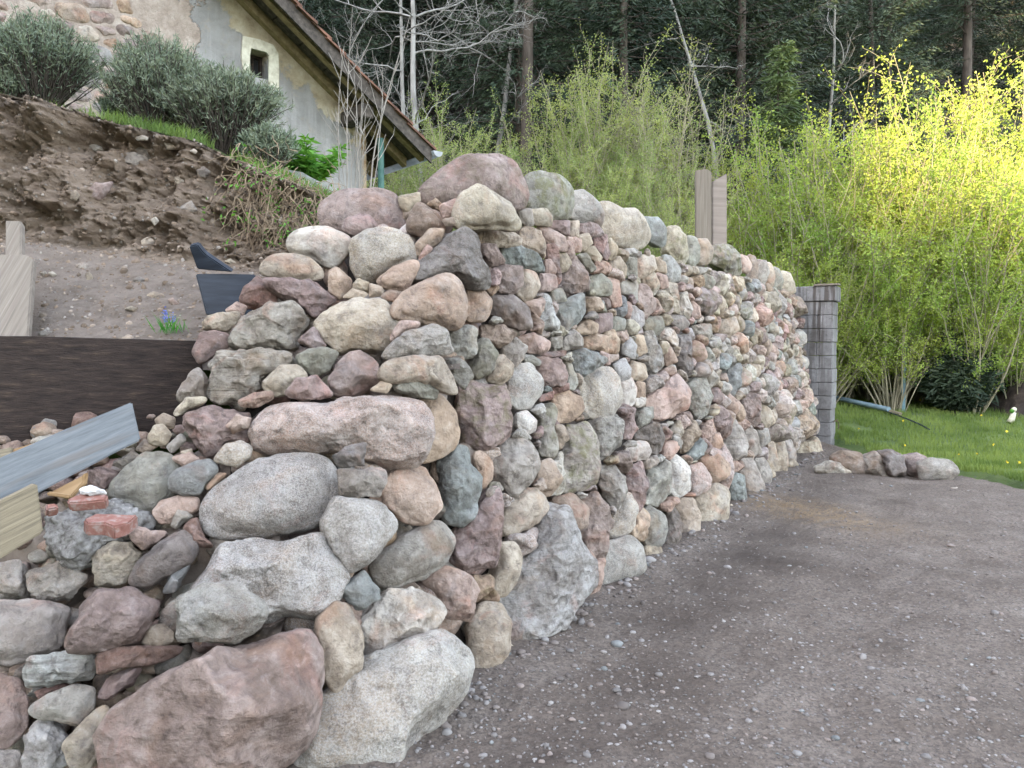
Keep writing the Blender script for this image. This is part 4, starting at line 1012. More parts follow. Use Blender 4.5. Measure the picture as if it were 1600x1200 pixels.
# two boards standing behind the wall
q = at(1100, 400, 7.4)
bd = plank('board', [(1087, 430, 8.9), (1112, 430, 8.9), (1112, 268, 8.9), (1104, 264, 8.9), (1087, 266, 8.9)], .05, M['palewood'])
tag(bd, 'upright weathered wooden post with a flat top behind the wall, left one of the pair', 'post')
bd = plank('board', [(1113.5, 430, 8.95), (1136, 430, 9.0), (1136, 271, 9.0), (1113.5, 284, 8.95)], .03, simple('grey_board', [(.3, (.17, .135, .115)), (.7, (.26, .215, .185))], 3, 6, .8, .3, .003, stretch=(.5, 6, 6)))
tag(bd, 'upright brown board cut slanted at the top behind the wall, right one of the pair', 'board')
# border rocks on the ground right of the pillar
BR = '''br r|1296,712 1315,703 1345,706 1362,725 1358,742 1335,744 1305,740|smooth brown rounded boulder lying nearest the foot of the pillar
gr a|1345,712 1365,704 1382,712 1391,735 1388,746 1360,745 1350,735|grey pointed boulder second from the pillar in the row
dk a o.0|1368,702 1395,700 1412,712 1418,742 1392,748|dark boulder with a hollow beneath it, middle of the row by the lawn
pp r s.5|1408,712 1430,706 1450,714 1456,735 1440,746 1420,742|pinkish boulder in the row by the lawn, left of the big speckled one
gr r s.6|1432,722 1455,714 1490,720 1502,738 1485,752 1440,752|big speckled grey boulder at the right end of the row by the lawn
wh a l.3|1272,728 1290,718 1318,722 1340,740 1300,744 1275,738|low whitish rock lying in front of the brown boulder by the pillar
gr a|1306,676 1318,672 1328,680 1326,686 1308,684|small grey block behind the pillar at the edge of the lawn
wh r|1485,762 1497,761 1495,765 1486,766|small flat white stone on the gravel near the row of boulders'''
for ln in BR.split('\n'):
    tk, sh, op, pts, lab, cat = parse(ln); yb = max(p[1] for p in pts); dep = 1209*1.5/(yb-545)
    if yb < 700: dep = 12.2
    C, W, Fc, size = px_rock(pts, sh, rs, 0, 1.03, 1.3, depth=dep+.12, level=5)
    tag(link('boulder', rock_mesh('boulder', W, Fc, srgb_jit(TINT[tk], rs, .04)*.8, (op.get('s', .1), op.get('l', 0), 0), rs), None, C), lab, 'stone', 'stones lying on the ground beyond the pillar')
# gravel lying loose on the yard
def build_pebbles():
    rs = np.random.RandomState(31); S, Fc = ico(2); n = 9000
    y = 1.9+np.abs(rs.exponential(2.6, n)); x = rs.uniform(-.5, 1, n)*.72*y; s = rs.lognormal(-5.15, .45, n); s = np.clip(s, .003, .035)
    ok = (dist_behind(x, y) < -.03) & (x < xborder(y)) & (y < 11); nw = 700
    u = rs.uniform(-1.2, 8.5, nw); dd = rs.exponential(.13, nw)+.02; xw = A[0]+WD[0]*u+ND[0]*dd; yw = A[1]+WD[1]*u+ND[1]*dd
    x = np.concatenate([x[ok], xw]); y = np.concatenate([y[ok], yw]); s = np.concatenate([s[ok], np.clip(rs.lognormal(-4.5, .5, nw), .005, .04)])
    z = yard_z(x, y); n = len(x); sc = s[:, None, None]*rs.uniform(.6, 1.25, (n, 1, 3))*np.array([1, 1, .62])
    a = rs.uniform(0, 6.28, n); V = S[None]*sc*(1+rs.uniform(-.17, .17, (n, len(S), 1)))
    ca, sa = np.cos(a)[:, None], np.sin(a)[:, None]; X = V[..., 0]*ca-V[..., 1]*sa+x[:, None]; Y = V[..., 0]*sa+V[..., 1]*ca+y[:, None]
    V = np.stack([X, Y, V[..., 2]+z[:, None]+s[:, None]*.12], -1).reshape(-1, 3)
    F_ = (Fc[None]+np.arange(n)[:, None, None]*len(S)).reshape(-1, 3)
    base = np.array([(.31, .28, .265), (.40, .37, .35), (.24, .20, .18), (.31, .25, .22), (.26, .265, .26), (.50, .48, .45)])[rs.choice(6, n, p=[.40, .06, .36, .14, .038, .002])]
    T = np.repeat(np.c_[base*rs.uniform(.38, .70, (n, 1)), np.ones(n)], len(S), 0)
    GM, nt_, b_ = new_mat('gravel'); kk = NB(nt_); kk.l(kk.attr('tint'), b_.inputs['Base Color']); b_.inputs['Roughness'].default_value = .9
    me = mesh_np('gravel', V, F_, [GM], {'tint': ('FLOAT_COLOR', T), 'prm': ('FLOAT_COLOR', np.tile([.15, 0, 0, 1], (len(T), 1)))}, True)
    tag(link('gravel', me), 'loose gravel scattered over the yard', 'gravel', kind='stuff')
build_pebbles()
# ------------------------------------------------------------------ unseen ridge added to block the low sun, notched to light the right-hand shrubs
def build_sun_blocker():
    s = np.array(SUN_AZ)/np.hypot(*SUN_AZ); p = np.array([-s[1], s[0]]); p = p*np.sign(p[1])      # p: across the sun's direction
    T = np.concatenate([np.linspace(-90, -5, 18), np.linspace(-4, 20, 73), np.linspace(21, 120, 30)]); Dd = np.linspace(40, 230, 40)
    TT, DD = np.meshgrid(T, Dd, indexing='ij')
    t_lo, t_hi = -3.0, 6.9
    H = np.interp(T, [-90, t_lo-3, t_lo, t_hi-1.2, t_hi+1.4, t_hi+5, 120], [107, 95, 57.2, 58.3, 62.5, 90, 112])+1.6*pnoise(np.stack([T*.9, 0*T, 0*T], 1))
    Z = -1+(H[:, None]+1)*smooth(DD, 40, 150)*(1-.3*smooth(DD, 155, 230))
    X = s[0]*DD+p[0]*TT; Y = s[1]*DD+p[1]*TT; nx = len(Dd)
    V = np.stack([X, Y, Z], -1).reshape(-1, 3); i = np.arange(len(T)-1)[:, None]*nx+np.arange(nx-1)[None]
    Fc = np.stack([i, i+nx, i+nx+1, i+1], -1).reshape(-1, 4)
    tag(link('hill_or_blocker', mesh_np('hill_or_blocker', V, Fc, [simple('sun_blocker', [(.4, (.015, .025, .01)), (.6, (.04, .06, .02))], .2, 8, .95, 0)], None, True)), kind='structure')  # added light-blocking sheet, never in view
build_sun_blocker()

# ------------------------------------------------------------------ the old house
HC = np.array([-1.86, 10.0, 0]); HRZ = math.atan2(-.647, -.762)      # local +x: along the gable to the left, local +y: ... built so that -y faces the camera
HU = np.array([-.762, -.647, 0]); HN = np.array([.647, -.762, 0])    # left along the gable; outwards to the camera
HX = Matrix([[HU[0], -HN[0], 0, HC[0]], [HU[1], -HN[1], 0, HC[1]], [0, 0, 1, 0], [0, 0, 0, 1]])
# (mirror-free frame check: columns HU, -HN, z)
house = bpy.data.objects.new('old_house', None); COL.objects.link(house); house.location = HC
tag(house, 'old stone farmhouse with patchy grey plaster, small cream-framed window and wide tiled eaves', 'house')
def hp(s, o, z): return HU*s+HN*o+np.array([0, 0, z])      # relative to the house origin
def hmesh(name, polys, mat, parent=house, bev=0, cuts=0):
    bm = bmesh.new()
    for ring, off in polys:      # ring of points extruded by vector off
        a = [bm.verts.new(p) for p in ring]; b_ = [bm.verts.new(np.array(p)+off) for p in ring]; n = len(a)
        bm.faces.new(a); bm.faces.new(b_[::-1])
        for i in range(n): bm.faces.new((a[i], b_[i], b_[(i+1) % n], a[(i+1) % n]))
    if bev:
        bmesh.ops.bevel(bm, geom=bm.edges[:], offset=bev, segments=2, affect='EDGES')
    return bm_obj(name, bm, mat, parent)
def hbox(s0, s1, o0, o1, z0, z1, slope=0.0):
    return ([hp(s0, o0, z0+slope*s0), hp(s1, o0, z0+slope*s1), hp(s1, o0, z1+slope*s1), hp(s0, o0, z1+slope*s0)], HN*(o1-o0))
def wall_mat():
    m, nt, b = new_mat('old_plaster'); k = NB(nt); co = k.objco()
    # s (left along the gable) and z from object space
    d = k.n('ShaderNodeVectorMath', operation='DOT_PRODUCT'); k.l(co, d.inputs[0]); d.inputs[1].default_value = HU; s = d.outputs['Value']
    sp = k.n('ShaderNodeSeparateXYZ'); k.l(co, sp.inputs[0]); z = sp.outputs[2]
    # grey cement render
    c = k.ramp(k.noise(co, 1.7, 7, .6), [(.3, (.165, .158, .152)), (.55, (.275, .264, .254)), (.75, (.37, .355, .342))])
    c = k.mix(k.ramp(k.noise(k.mapping(co, (5, 5, .5)), 1.4, 5, .6), [(.5, 0), (.7, .55)]), c, (.40, .385, .38))
    c = k.mix(k.ramp(k.noise(co, 9, 6, .7), [(.55, 0), (.72, .4)]), c, (.33, .25, .17))
    # rubble masonry
    stn_ = k.ramp(k.noise(co, 4.5, 8, .72), [(.3, (.20, .15, .12)), (.5, (.34, .275, .23)), (.7, (.47, .40, .345))])
    wob = k.math('ADD', k.math('MULTIPLY', k.noise(co, 1.6, 6, .65), 2.4), k.math('MULTIPLY', k.math('SUBTRACT', z, 4.5), .30))
    ms = k.ramp(k.math('SUBTRACT', k.math('ADD', s, wob), 3.05), [(.48, 0), (.52, 1)])
    c = k.mix(ms, c, stn_)
    # ochre lime plaster left along the verge and at the corner
    rk = k.math('SUBTRACT', k.math('ADD', k.math('MULTIPLY', s, .7), 4.25), z)       # distance below the roof
    yl = k.math('ADD', k.math('MULTIPLY', rk, .55), k.math('MULTIPLY', k.noise(co, 2.3, 7, .65), .75))
    ym = k.math('MULTIPLY', k.ramp(yl, [(.47, 1), (.51, 0)]), k.math('SUBTRACT', 1, ms))
    oc = k.ramp(k.noise(co, 5, 7, .7), [(.3, (.24, .185, .12)), (.5, (.38, .32, .225)), (.7, (.49, .435, .34))]); c = k.mix(ym, c, oc)
    cn = k.math('MULTIPLY', k.ramp(k.math('ADD', s, k.math('MULTIPLY', k.noise(co, 6, 5, .6), .22)), [(.16, 1), (.20, 0)]), 1); c = k.mix(cn, c, k.ramp(k.noise(co, 12, 5), [(.4, (.27, .17, .10)), (.6, (.43, .34, .24))]))
    k.l(c, b.inputs['Base Color']); b.inputs['Roughness'].default_value = .95
    h = k.math('ADD', k.noise(co, 14, 7, .7), k.math('MULTIPLY', k.math('MULTIPLY', k.noise(co, 8, 6, .7), ms), 1.2))
    h = k.math('ADD', h, k.math('MULTIPLY', ym, .35)); k.l(k.bump(h, 1, .03), b.inputs['Normal']); return m
ZS = lambda s: 4.27+.70*s
# gable wall with a window opening (built from slabs round the hole)
W0, W1, Z0, Z1 = 1.29, 1.52, 4.63, 4.93
WM = wall_mat(); bm = bmesh.new()
def quad(*P):
    bm.faces.new([bm.verts.new(p) for p in P])
for (s0, s1, za, zb) in ((0, W0, 2.0, None), (W1, 7.5, 2.0, None), (W0, W1, 2.0, Z0), (W0, W1, Z1, None)):
    z0a = za if za is not None else Z1; t0, t1 = (zb, zb) if zb else (ZS(s0), ZS(s1))
    quad(hp(s0, 0, z0a), hp(s1, 0, z0a), hp(s1, 0, t1), hp(s0, 0, t0))
quad(hp(W0, 0, Z0), hp(W1, 0, Z0), hp(W1, -.3, Z0), hp(W0, -.3, Z0)); quad(hp(W0, 0, Z1), hp(W1, 0, Z1), hp(W1, -.3, Z1), hp(W0, -.3, Z1))
quad(hp(W0, 0, Z0), hp(W0, 0, Z1), hp(W0, -.3, Z1), hp(W0, -.3, Z0)); quad(hp(W1, 0, Z0), hp(W1, 0, Z1), hp(W1, -.3, Z1), hp(W1, -.3, Z0))
quad(hp(0, 0, 2), hp(0, 0, ZS(0)), hp(0, -8, ZS(0)), hp(0, -8, 2)); quad(hp(7.5, 0, 2), hp(7.5, 0, ZS(7.5)), hp(7.5, -8, ZS(7.5)), hp(7.5, -8, 2))
bmesh.ops.remove_doubles(bm, verts=bm.verts[:], dist=1e-4)
bm_obj('gable_wall', bm, WM, house)
def masonry():
    rs = np.random.RandomState(14); h = .015; uu = np.arange(2.2, 5.4, h); vv = np.arange(2.9, 6.6, h); gu, gv = np.meshgrid(uu, vv)
    P = np.stack([gu.ravel()*1.3, gv.ravel()*1.3, 0*gu.ravel()], 1); edge = 2.42+(5.5-gv)*.30+.35*fbm(P, 4).reshape(gu.shape)
    occ = (gu < edge) | (gv > ZS(gu)-.05); items = []
    for cu, cv, r, area in pack(uu, vv, occ, lambda u, v: .17, rs, 1.5):
        if rs.rand() < .07: continue
        size = math.sqrt(area)*.6; L, Fc = rock_verts(r*rs.uniform(.86, .98), .035, .06, 'a' if rs.rand() < .5 else 'r', rs, 4, size)
        t = np.array([(.50, .38, .32), (.44, .35, .32), (.55, .40, .29), (.38, .36, .345), (.54, .47, .40)])[rs.choice(5, p=[.3, .2, .15, .12, .23])]*rs.uniform(.55, .8)
        W = hp(cu, rs.uniform(-.014, .002), cv)+L[:, :1]*HU*-1+L[:, 1:2]*np.array([0, 0, 1.])+L[:, 2:]*HN; W[:, :2] = W[:, :2]
        W = hp(cu, rs.uniform(-.014, .002), cv)+L[:, :1]*HU+L[:, 1:2]*np.array([0, 0, 1.])+L[:, 2:]*HN
        items.append((W, Fc[:, ::-1], t, (rs.choice([0, .2, .5]), 0, 0), rs.uniform(-30, 30, 3)))
    o = joined_rocks(items, 'masonry_stones', house); tag(o, kind='stuff')
masonry()
win = bpy.data.objects.new('window', None); COL.objects.link(win); win.parent = house
CREAM = simple('cream_render', [(.3, (.40, .36, .28)), (.6, (.60, .57, .47)), (.8, (.68, .66, .58))], 14, 5, .9, .6, .01)
# irregular cream surround, three sides
bm = bmesh.new(); rr = np.random.RandomState(2)
out = [(W0-.11, Z0-.16), (W0-.12, Z0+.1), (W0-.11, Z1+.02), (W0-.05, Z1+.10), (W0+.1, Z1+.12), (W1+.07, Z1+.11), (W1+.09, Z1-.1), (W1+.07, Z0-.02)]
inn = [(W0, Z0-.14), (W0, Z0+.1), (W0, Z1-.03), (W0+.03, Z1), (W0+.1, Z1), (W1-.02, Z1), (W1, Z1-.08), (W1, Z0-.02)]
for i in range(len(out)-1):
    a, b_, c_, d_ = out[i], out[i+1], inn[i+1], inn[i]
    q = [hp(p[0], .006, p[1]) for p in (a, b_, c_, d_)]; f = [bm.verts.new(p) for p in q]; g_ = [bm.verts.new(np.array(p)+HN*.03) for p in q]
    bm.faces.new(g_)
    for j in range(4): bm.faces.new((f[j], g_[j], g_[(j+1) % 4], f[(j+1) % 4]))
bmesh.ops.remove_doubles(bm, verts=bm.verts[:], dist=1e-4); bmesh.ops.bevel(bm, geom=bm.edges[:], offset=.006, segments=2, affect='EDGES')
bm_obj('frame', bm, CREAM, win)
hmesh('casement', [hbox(W0, W0+.03, -.2, -.16, Z0, Z1), hbox(W1-.03, W1, -.2, -.16, Z0, Z1), hbox(W0+.03, W1-.03, -.2, -.16, Z1-.03, Z1), hbox(W0+.1, W0+.125, -.2, -.165, Z0, Z1-.03)], M['darkwood'], win)
GL, nt_, b_ = new_mat('dark_glass'); b_.inputs['Base Color'].default_value = (.02, .02, .022, 1); b_.inputs['Roughness'].default_value = .15
hmesh('pane', [hbox(W0+.03, W1-.03, -.215, -.205, Z0, Z1-.03)], GL, win)
# roof
OH, EV = .62, .58
DW = simple('old_roof_board', [(.3, (.03, .025, .022)), (.6, (.085, .07, .06)), (.8, (.17, .145, .12))], 6, 6, .85, .6, .01, stretch=(3, 3, 3))
LW = simple('ochre_rafter', [(.3, (.14, .105, .055)), (.6, (.27, .21, .12)), (.8, (.36, .30, .19))], 6, 6, .85, .4, .006, stretch=(2, 2, 2))
def slab(s0, s1, o0, o1, lo, hi):
    return ([hp(s0, o0, ZS(s0)+lo), hp(s1, o0, ZS(s1)+lo), hp(s1, o0, ZS(s1)+hi), hp(s0, o0, ZS(s0)+hi)], HN*(o1-o0))
bd_ = []
for i in range(26):                                 # boards laid across the rafters
    s0 = -EV+i*.31; bd_.append(slab(s0, s0+.295, -4, OH-rr.uniform(0, .03), .12+rr.uniform(-.006, .006), .15))
hmesh('roof_boards', bd_, DW)
for o_ in (OH-.16, .05, -.75, -1.6): hmesh('rafter', [slab(-EV+.04, 7.4, o_-.05, o_+.05, .0, .118)], LW)
for s_, zz in ((.28, -.11), (2.0, -.10)):
    hmesh('purlin', [([hp(s_-.08, -.5, ZS(s_)-.20), hp(s_+.08, -.5, ZS(s_)-.20), hp(s_+.08, -.5, ZS(s_)-.03), hp(s_-.08, -.5, ZS(s_)-.03)], HN*(OH+.42))], DW, bev=.012)
hmesh('verge_board', [slab(-EV, 7.4, OH-.025, OH+.005, -.02, .17)], DW)
TM = simple('roof_tile', [(.3, (.045, .032, .028)), (.5, (.13, .065, .045)), (.7, (.26, .13, .09))], 9, 6, .9, .6, .01)
tl = []
for i in range(44):
    s0 = -EV-.05+i*.18
    for j in range(2):
        o1 = OH+.05-j*.2+rr.uniform(-.02, .02); a = rr.uniform(-.006, .008)
        tl.append(([hp(s0, o1-.19, ZS(s0)+.165+a), hp(s0+.24, o1-.19, ZS(s0+.18)+.185+a), hp(s0+.24, o1-.19, ZS(s0+.18)+.203+a), hp(s0, o1-.19, ZS(s0)+.20+a)], HN*.185))
hmesh('roof_tiles', tl, TM)
hmesh('roof_cover', [slab(-EV, 7.4, -4, OH-.34, .155, .20)], TM)
# gutter: half round, running back along the eaves
bm = bmesh.new(); n = 10; R_ = .07; g0 = hp(-EV-.06, OH+.06, ZS(-EV)+.13)
def ring(o_): return [g0+HU*math.cos(math.pi*k/n)*R_*-1+np.array([0, 0, -math.sin(math.pi*k/n)*R_])-HN*o_ for k in range(n+1)]
a = [bm.verts.new(p) for p in ring(0)]; b2_ = [bm.verts.new(p) for p in ring(4.2)]
for k_ in range(n): bm.faces.new((a[k_], a[k_+1], b2_[k_+1], b2_[k_]))
bm.faces.new(a)
bmesh.ops.solidify(bm, geom=bm.faces[:], thickness=.006)
bm_obj('gutter', bm, simple('zinc', [(.4, (.42, .43, .45)), (.6, (.60, .61, .63))], 5, 4, .45, 0), house)
bm = bmesh.new(); P_ = at(595, 245, 9.7); tube_bm(bm, [(P_[0], P_[1], 2.2), (P_[0], P_[1], 3.0), (P_[0], P_[1], 4.1)], .04, 14)
tag(bm_obj('downpipe', bm, simple('green_paint', [(.4, (.03, .085, .075)), (.6, (.05, .12, .10))], 6, 4, .5, 0), None), 'dark green upright pipe under the eaves corner of the house', 'pipe')

# ------------------------------------------------------------------ vegetation
class Quads:
    """collects tubes (as quads) and leaf quads in numpy lists"""
    def __init__(s): s.V = []; s.F = []; s.n = 0
    def add(s, V, Fc): s.V.append(V); s.F.append(Fc+s.n); s.n += len(V)
    def tube(s, P, r0, r1, seg=4):
        P = np.asarray(P); n = len(P); d = np.gradient(P, axis=0); d /= np.linalg.norm(d, axis=1)[:, None]+1e-9
        ref = np.array([.31, .87, .38]); a = np.cross(d, ref); a /= np.linalg.norm(a, axis=1)[:, None]+1e-9; b_ = np.cross(d, a)
        r = np.linspace(r0, r1, n)[:, None]; V = np.concatenate([P+r*(a*math.cos(t)+b_*math.sin(t)) for t in np.arange(seg)*2*math.pi/seg])
        i = np.arange(n-1); F_ = np.concatenate([np.stack([k*n+i, k*n+i+1, ((k+1) % seg)*n+i+1, ((k+1) % seg)*n+i], 1) for k in range(seg)]); s.add(V, F_)
    def leaves(s, P, L, W, D=None, rs=np.random, up=0.0):
        """P centres; D optional direction of the long axis"""
        n = len(P)
        if D is None: D = rs.normal(size=(n, 3)); D[:, 2] += up
        D = D/(np.linalg.norm(D, axis=1)[:, None]+1e-9); Q = np.cross(D, rs.normal(size=(n, 3))); Q /= np.linalg.norm(Q, axis=1)[:, None]+1e-9
        L = np.broadcast_to(L, (n,))[:, None]; W = np.broadcast_to(W, (n,))[:, None]
        V = np.stack([P-D*L*.1, P+D*L*.4+Q*W*.5, P+D*L, P+D*L*.4-Q*W*.5], 1).reshape(-1, 3); F_ = np.arange(n*4).reshape(n, 4); s.add(V, F_)
    def mesh(s, name, mat): return mesh_np(name, np.concatenate(s.V), np.concatenate(s.F), [mat])
def curve(p0, d0, L, n, rs, wig=.12, up=0.0):
    P = [np.array(p0, float)]; d = np.array(d0, float); d /= np.linalg.norm(d)
    for _ in range(n): d = d+rs.normal(size=3)*wig+np.array([0, 0, up]); d /= np.linalg.norm(d); P.append(P[-1]+d*L/n)
    return np.array(P)
def shrub_meshes(sd, H, stems, spread, leaf_n, leaf_s, lo=.15, lean=(0, 0)):
    rs = np.random.RandomState(sd); st = Quads(); lf = Quads(); LP, LD = [], []
    for i in range(stems):
        a = rs.uniform(0, 6.283); rr = rs.uniform(0, .35); tilt = rs.uniform(.02, spread); h = H*rs.uniform(.6, 1.03)*(1-.38*(tilt/spread)**2)
        P = curve((math.cos(a)*rr, math.sin(a)*rr, 0), (math.cos(a)*tilt+lean[0], math.sin(a)*tilt+lean[1], 1), h, 12, rs, .085, .015)
        st.tube(P, rs.uniform(.010, .026), .004, 4)
        for j in range(rs.randint(9, 16)):
            t = rs.uniform(lo, 1); k = t*12; i0 = int(min(k, 11)); b0 = P[i0]+(P[i0+1]-P[i0])*(k-i0)
            dd = rs.normal(size=3); dd[2] = abs(dd[2])*.8+.35; T = curve(b0, dd, h*rs.uniform(.12, .30)*(1.15-t*.6), 5, rs, .16, .01)
            st.tube(T, .005, .002, 3); m_ = leaf_n; u = rs.uniform(0, 5, m_); ii = np.minimum(u.astype(int), 4)
            LP.append(T[ii]+(T[ii+1]-T[ii])*(u-ii)[:, None]+rs.normal(size=(m_, 3))*.045)
        m_ = leaf_n*2; u = rs.uniform(5, 12, m_); ii = np.minimum(u.astype(int), 11); LP.append(P[ii]+(P[ii+1]-P[ii])*(u-ii)[:, None]+rs.normal(size=(m_, 3))*.04)
    LP = np.concatenate(LP); lf.leaves(LP, rs.uniform(.7, 1.3, len(LP))*leaf_s, rs.uniform(.45, .75, len(LP))*leaf_s, None, rs, .3)
    return st.mesh('stems', M['twig']), lf.mesh('foliage', M['leaf'])
def plant_things(name, meshes, parts, spots, labels, cat, group):
    """spots: (x, y, z, rot, scale, variant)"""
    for i, (x, y, z, rz, sc, va) in enumerate(spots):
        t = empty(name, (x, y, z), rz); t.scale = (sc, sc, sc); tag(t, labels[i] if isinstance(labels, list) else labels, cat, group)
        for pn, me in zip(parts, meshes[va]): link(pn, me, t)
def zat(x, y): return gz(x, y)-.05
# right-hand clump
MB = [shrub_meshes(100, 5.2, 50, .62, 40, .044), shrub_meshes(101, 5.2, 46, .70, 42, .042), shrub_meshes(102, 5.0, 50, .50, 36, .046, .25)]
spots, labels = [], []
rc = [  # px of the top, py of the top, depth, variant, description
 (1128, 240, 15.2, 0, 'light green multi-stemmed shrub just behind the two upright boards'),
 (1165, 215, 16.0, 1, 'fresh green shrub between the upright boards and the young spruce'),
 (1215, 185, 15.0, 0, 'fresh green shrub below the young spruce, above the far end of the wall'),
 (1262, 175, 16.2, 2, 'yellow-green shrub right of the young spruce, directly above the pillar'),
 (1300, 190, 14.6, 0, 'green shrub with many pale stems rising right behind the block pillar'),
 (1335, 150, 16.0, 1, 'tall green shrub right of the pillar, tips just catching light'),
 (1372, 170, 14.8, 2, 'green shrub with bare lower stems, above the right end of the blue-grey pipe'),
 (1405, 150, 16.0, 1, 'light green shrub left of the sunlit clump, second before it'),
 (1440, 125, 14.6, 0, 'shrub on the left flank of the sunlit clump, half yellow half green'),
 (1480, 85, 15.6, 1, 'tallest sunlit yellow shrub, left peak of the bright clump'),
 (1528, 92, 14.8, 2, 'sunlit yellow shrub forming the second bright peak'),
 (1572, 120, 15.4, 0, 'bright yellow sunlit shrub near the right picture edge'),
 (1625, 110, 14.6, 1, 'sunlit shrub cut by the right picture edge'),
 (1520, 270, 13.6, 0, 'lower leafy green shrub in front of the sunlit clump'),
 (1400, 330, 13.8, 2, 'lower green shrub in front, halfway between pillar and right edge'),
 (1600, 300, 13.8, 1, 'lower yellowish shrub at the right picture edge'),
 (1285, 330, 14.2, 1, 'low green shrub hugging the back of the pillar')]
for (px, py, dp, va, lb) in rc:
    p = at(px, py, dp); z0 = zat(p[0], p[1]); H = [5.0, 4.9, 4.9][va]
    spots.append((p[0], p[1], z0, px*1.7, (p[2]-z0)/H, va)); labels.append(lb)
plant_things('spring_shrub', MB, ('stems', 'foliage'), spots, labels, 'shrub', 'spring-green shrubs right of the wall')
# middle clump behind the wall, duller and thinner
MC = [tuple(shrub_meshes(110, 5.0, 42, .62, 44, .042, .12)), tuple(shrub_meshes(111, 5.0, 42, .85, 44, .042, .10)), tuple(shrub_meshes(112, 5.0, 36, .35, 9, .045, .3))]
for a_, f_ in MC: f_.materials[0] = M['leaf_dull']
spots, labels = [], []
rc = [(640, 165, 15.5, 0, 'green shrub directly behind the house eaves gutter'), (700, 145, 14.6, 0, 'rounded spring-green shrub between the eaves and the big bare tree trunk'),
 (612, 190, 17, 1, 'green shrub seen under and above the roof edge'),
 (805, 225, 16.0, 1, 'low grey-green arching shrub below the brown spruce trunk'), (850, 150, 15.0, 1, 'spreading grey-green shrub left of the tall middle clump'),
 (905, 85, 16.0, 0, 'tall thin-leaved shrub, left part of the middle clump'), (945, 65, 15.4, 0, 'tallest thin-leaved shrub in the middle of the picture'),
 (990, 75, 16.2, 2, 'tall twiggy shrub with tan bare shoots above the wall crest'), (1040, 70, 15.0, 2, 'tan-stemmed nearly bare shrub right of the tallest middle one'),
 (1075, 110, 16.0, 2, 'twiggy shrub left of the upright boards'), (1000, 200, 14.0, 0, 'green shrub in front of the twiggy ones, above the beige capstone'),
 (900, 200, 14.0, 1, 'green shrub above the mossy capstone'), (1060, 250, 13.6, 1, 'yellow-green low shrub just left of the upright boards')]
for (px, py, dp, va, lb) in rc:
    p = at(px, py, dp); z0 = zat(p[0], p[1]); spots.append((p[0], p[1], z0, px*1.3, (p[2]-z0)/4.9, va)); labels.append(lb)
plant_things('thin_shrub', MC, ('stems', 'foliage'), spots, labels, 'shrub', 'thin-leaved shrubs behind the wall')

# conifers of the forest
def conifer_meshes(sd, H, base, crown_lo, dens=1.0, droop=.35):
    rs = np.random.RandomState(sd); tr = Quads(); cr = Quads()
    tr.tube(curve((0, 0, 0), (0, 0, 1), H, 10, rs, .008), H*.0095, .01, 8)
    z = crown_lo*H; P_, D_ = [], []
    for q in range(14):      # dead snags below the crown
        zz = rs.uniform(.08, 1)*crown_lo*H; a = rs.uniform(0, 6.28); tr.tube(curve((0, 0, zz), (math.cos(a), math.sin(a), .1), base*rs.uniform(.3, .7), 5, rs, .1, -.04), .02, .004, 3)
    while z < H*.99:
        f = (z-crown_lo*H)/(H-crown_lo*H); L0 = base*(1-f)**.8*(.55+.45*min(1, f*6))+.15
        for q in range(int(rs.randint(5, 8)*dens)):
            a = rs.uniform(0, 6.28); L = L0*rs.uniform(.7, 1.1); n = 6
            T = curve((0, 0, z+rs.uniform(-.1, .1)), (math.cos(a), math.sin(a), .15-droop*(1-f)), L, n, rs, .05, .02); tr.tube(T, .018*(1-f)+.006, .004, 3)
            m_ = int(46*L)+20; u = rs.uniform(.6, n, m_); ii = np.minimum(u.astype(int), n-1); b0 = T[ii]+(T[ii+1]-T[ii])*(u-ii)[:, None]
            dr = (T[ii+1]-T[ii]); dr /= np.linalg.norm(dr, axis=1)[:, None]; side = np.cross(dr, [0, 0, 1])*rs.choice([-1, 1], m_)[:, None]
            w_ = (1.15-u/n)[:, None]*L*.28; P_.append(b0+side*w_*rs.uniform(0, 1, (m_, 1))+rs.normal(size=(m_, 3))*.05)
            D_.append(dr*.5+side*.5+rs.normal(size=(m_, 3))*.25-np.array([0, 0, .35]))
        z += H*rs.uniform(.018, .028)
    P_ = np.concatenate(P_); D_ = np.concatenate(D_); n = len(P_)
    cr.leaves(P_, rs.uniform(.10, .22, n), rs.uniform(.022, .042, n), D_, rs); return tr.mesh('trunk', M['bark']), cr.mesh('crown', M['needle'])
CN = [conifer_meshes(200, 16, 2.9, .12, 1.3), conifer_meshes(201, 18, 3.0, .30, 1.2), conifer_meshes(202, 15, 2.5, .08, 1.4, .2), conifer_meshes(203, 9, 2.0, .03, 1.5, .15)]
rs = np.random.RandomState(77); spots = []; used = []
for row, (y0, n_) in enumerate(((20.5, 13), (24, 15), (28.5, 17), (34, 18), (41, 19), (50, 20), (60, 20))):
    for i in range(n_):
        y = y0+rs.uniform(-1.6, 1.6); x = (-.80+1.62*(i+.5)/n_+rs.uniform(-.03, .03))*y
        if row == 0 and i in (5, 9): y += 3
        if -.66*x+.75*y < 9.5 and y < 30: continue
        va = rs.choice([0, 1, 2, 3], p=[.52, .05, .38, .05]); spots.append((x, y, gz(x, y)-.2, rs.uniform(0, 6), rs.uniform(.85, 1.25), va))
plant_things('conifer', CN, ('trunk', 'crown'), spots, 'dark conifer standing in the shaded forest behind the shrubs', 'tree', 'dark conifers of the forest on the slope')
YS = leaf_mat('young_spruce_needle', (.055, .085, .035), (.10, .13, .05), .1)
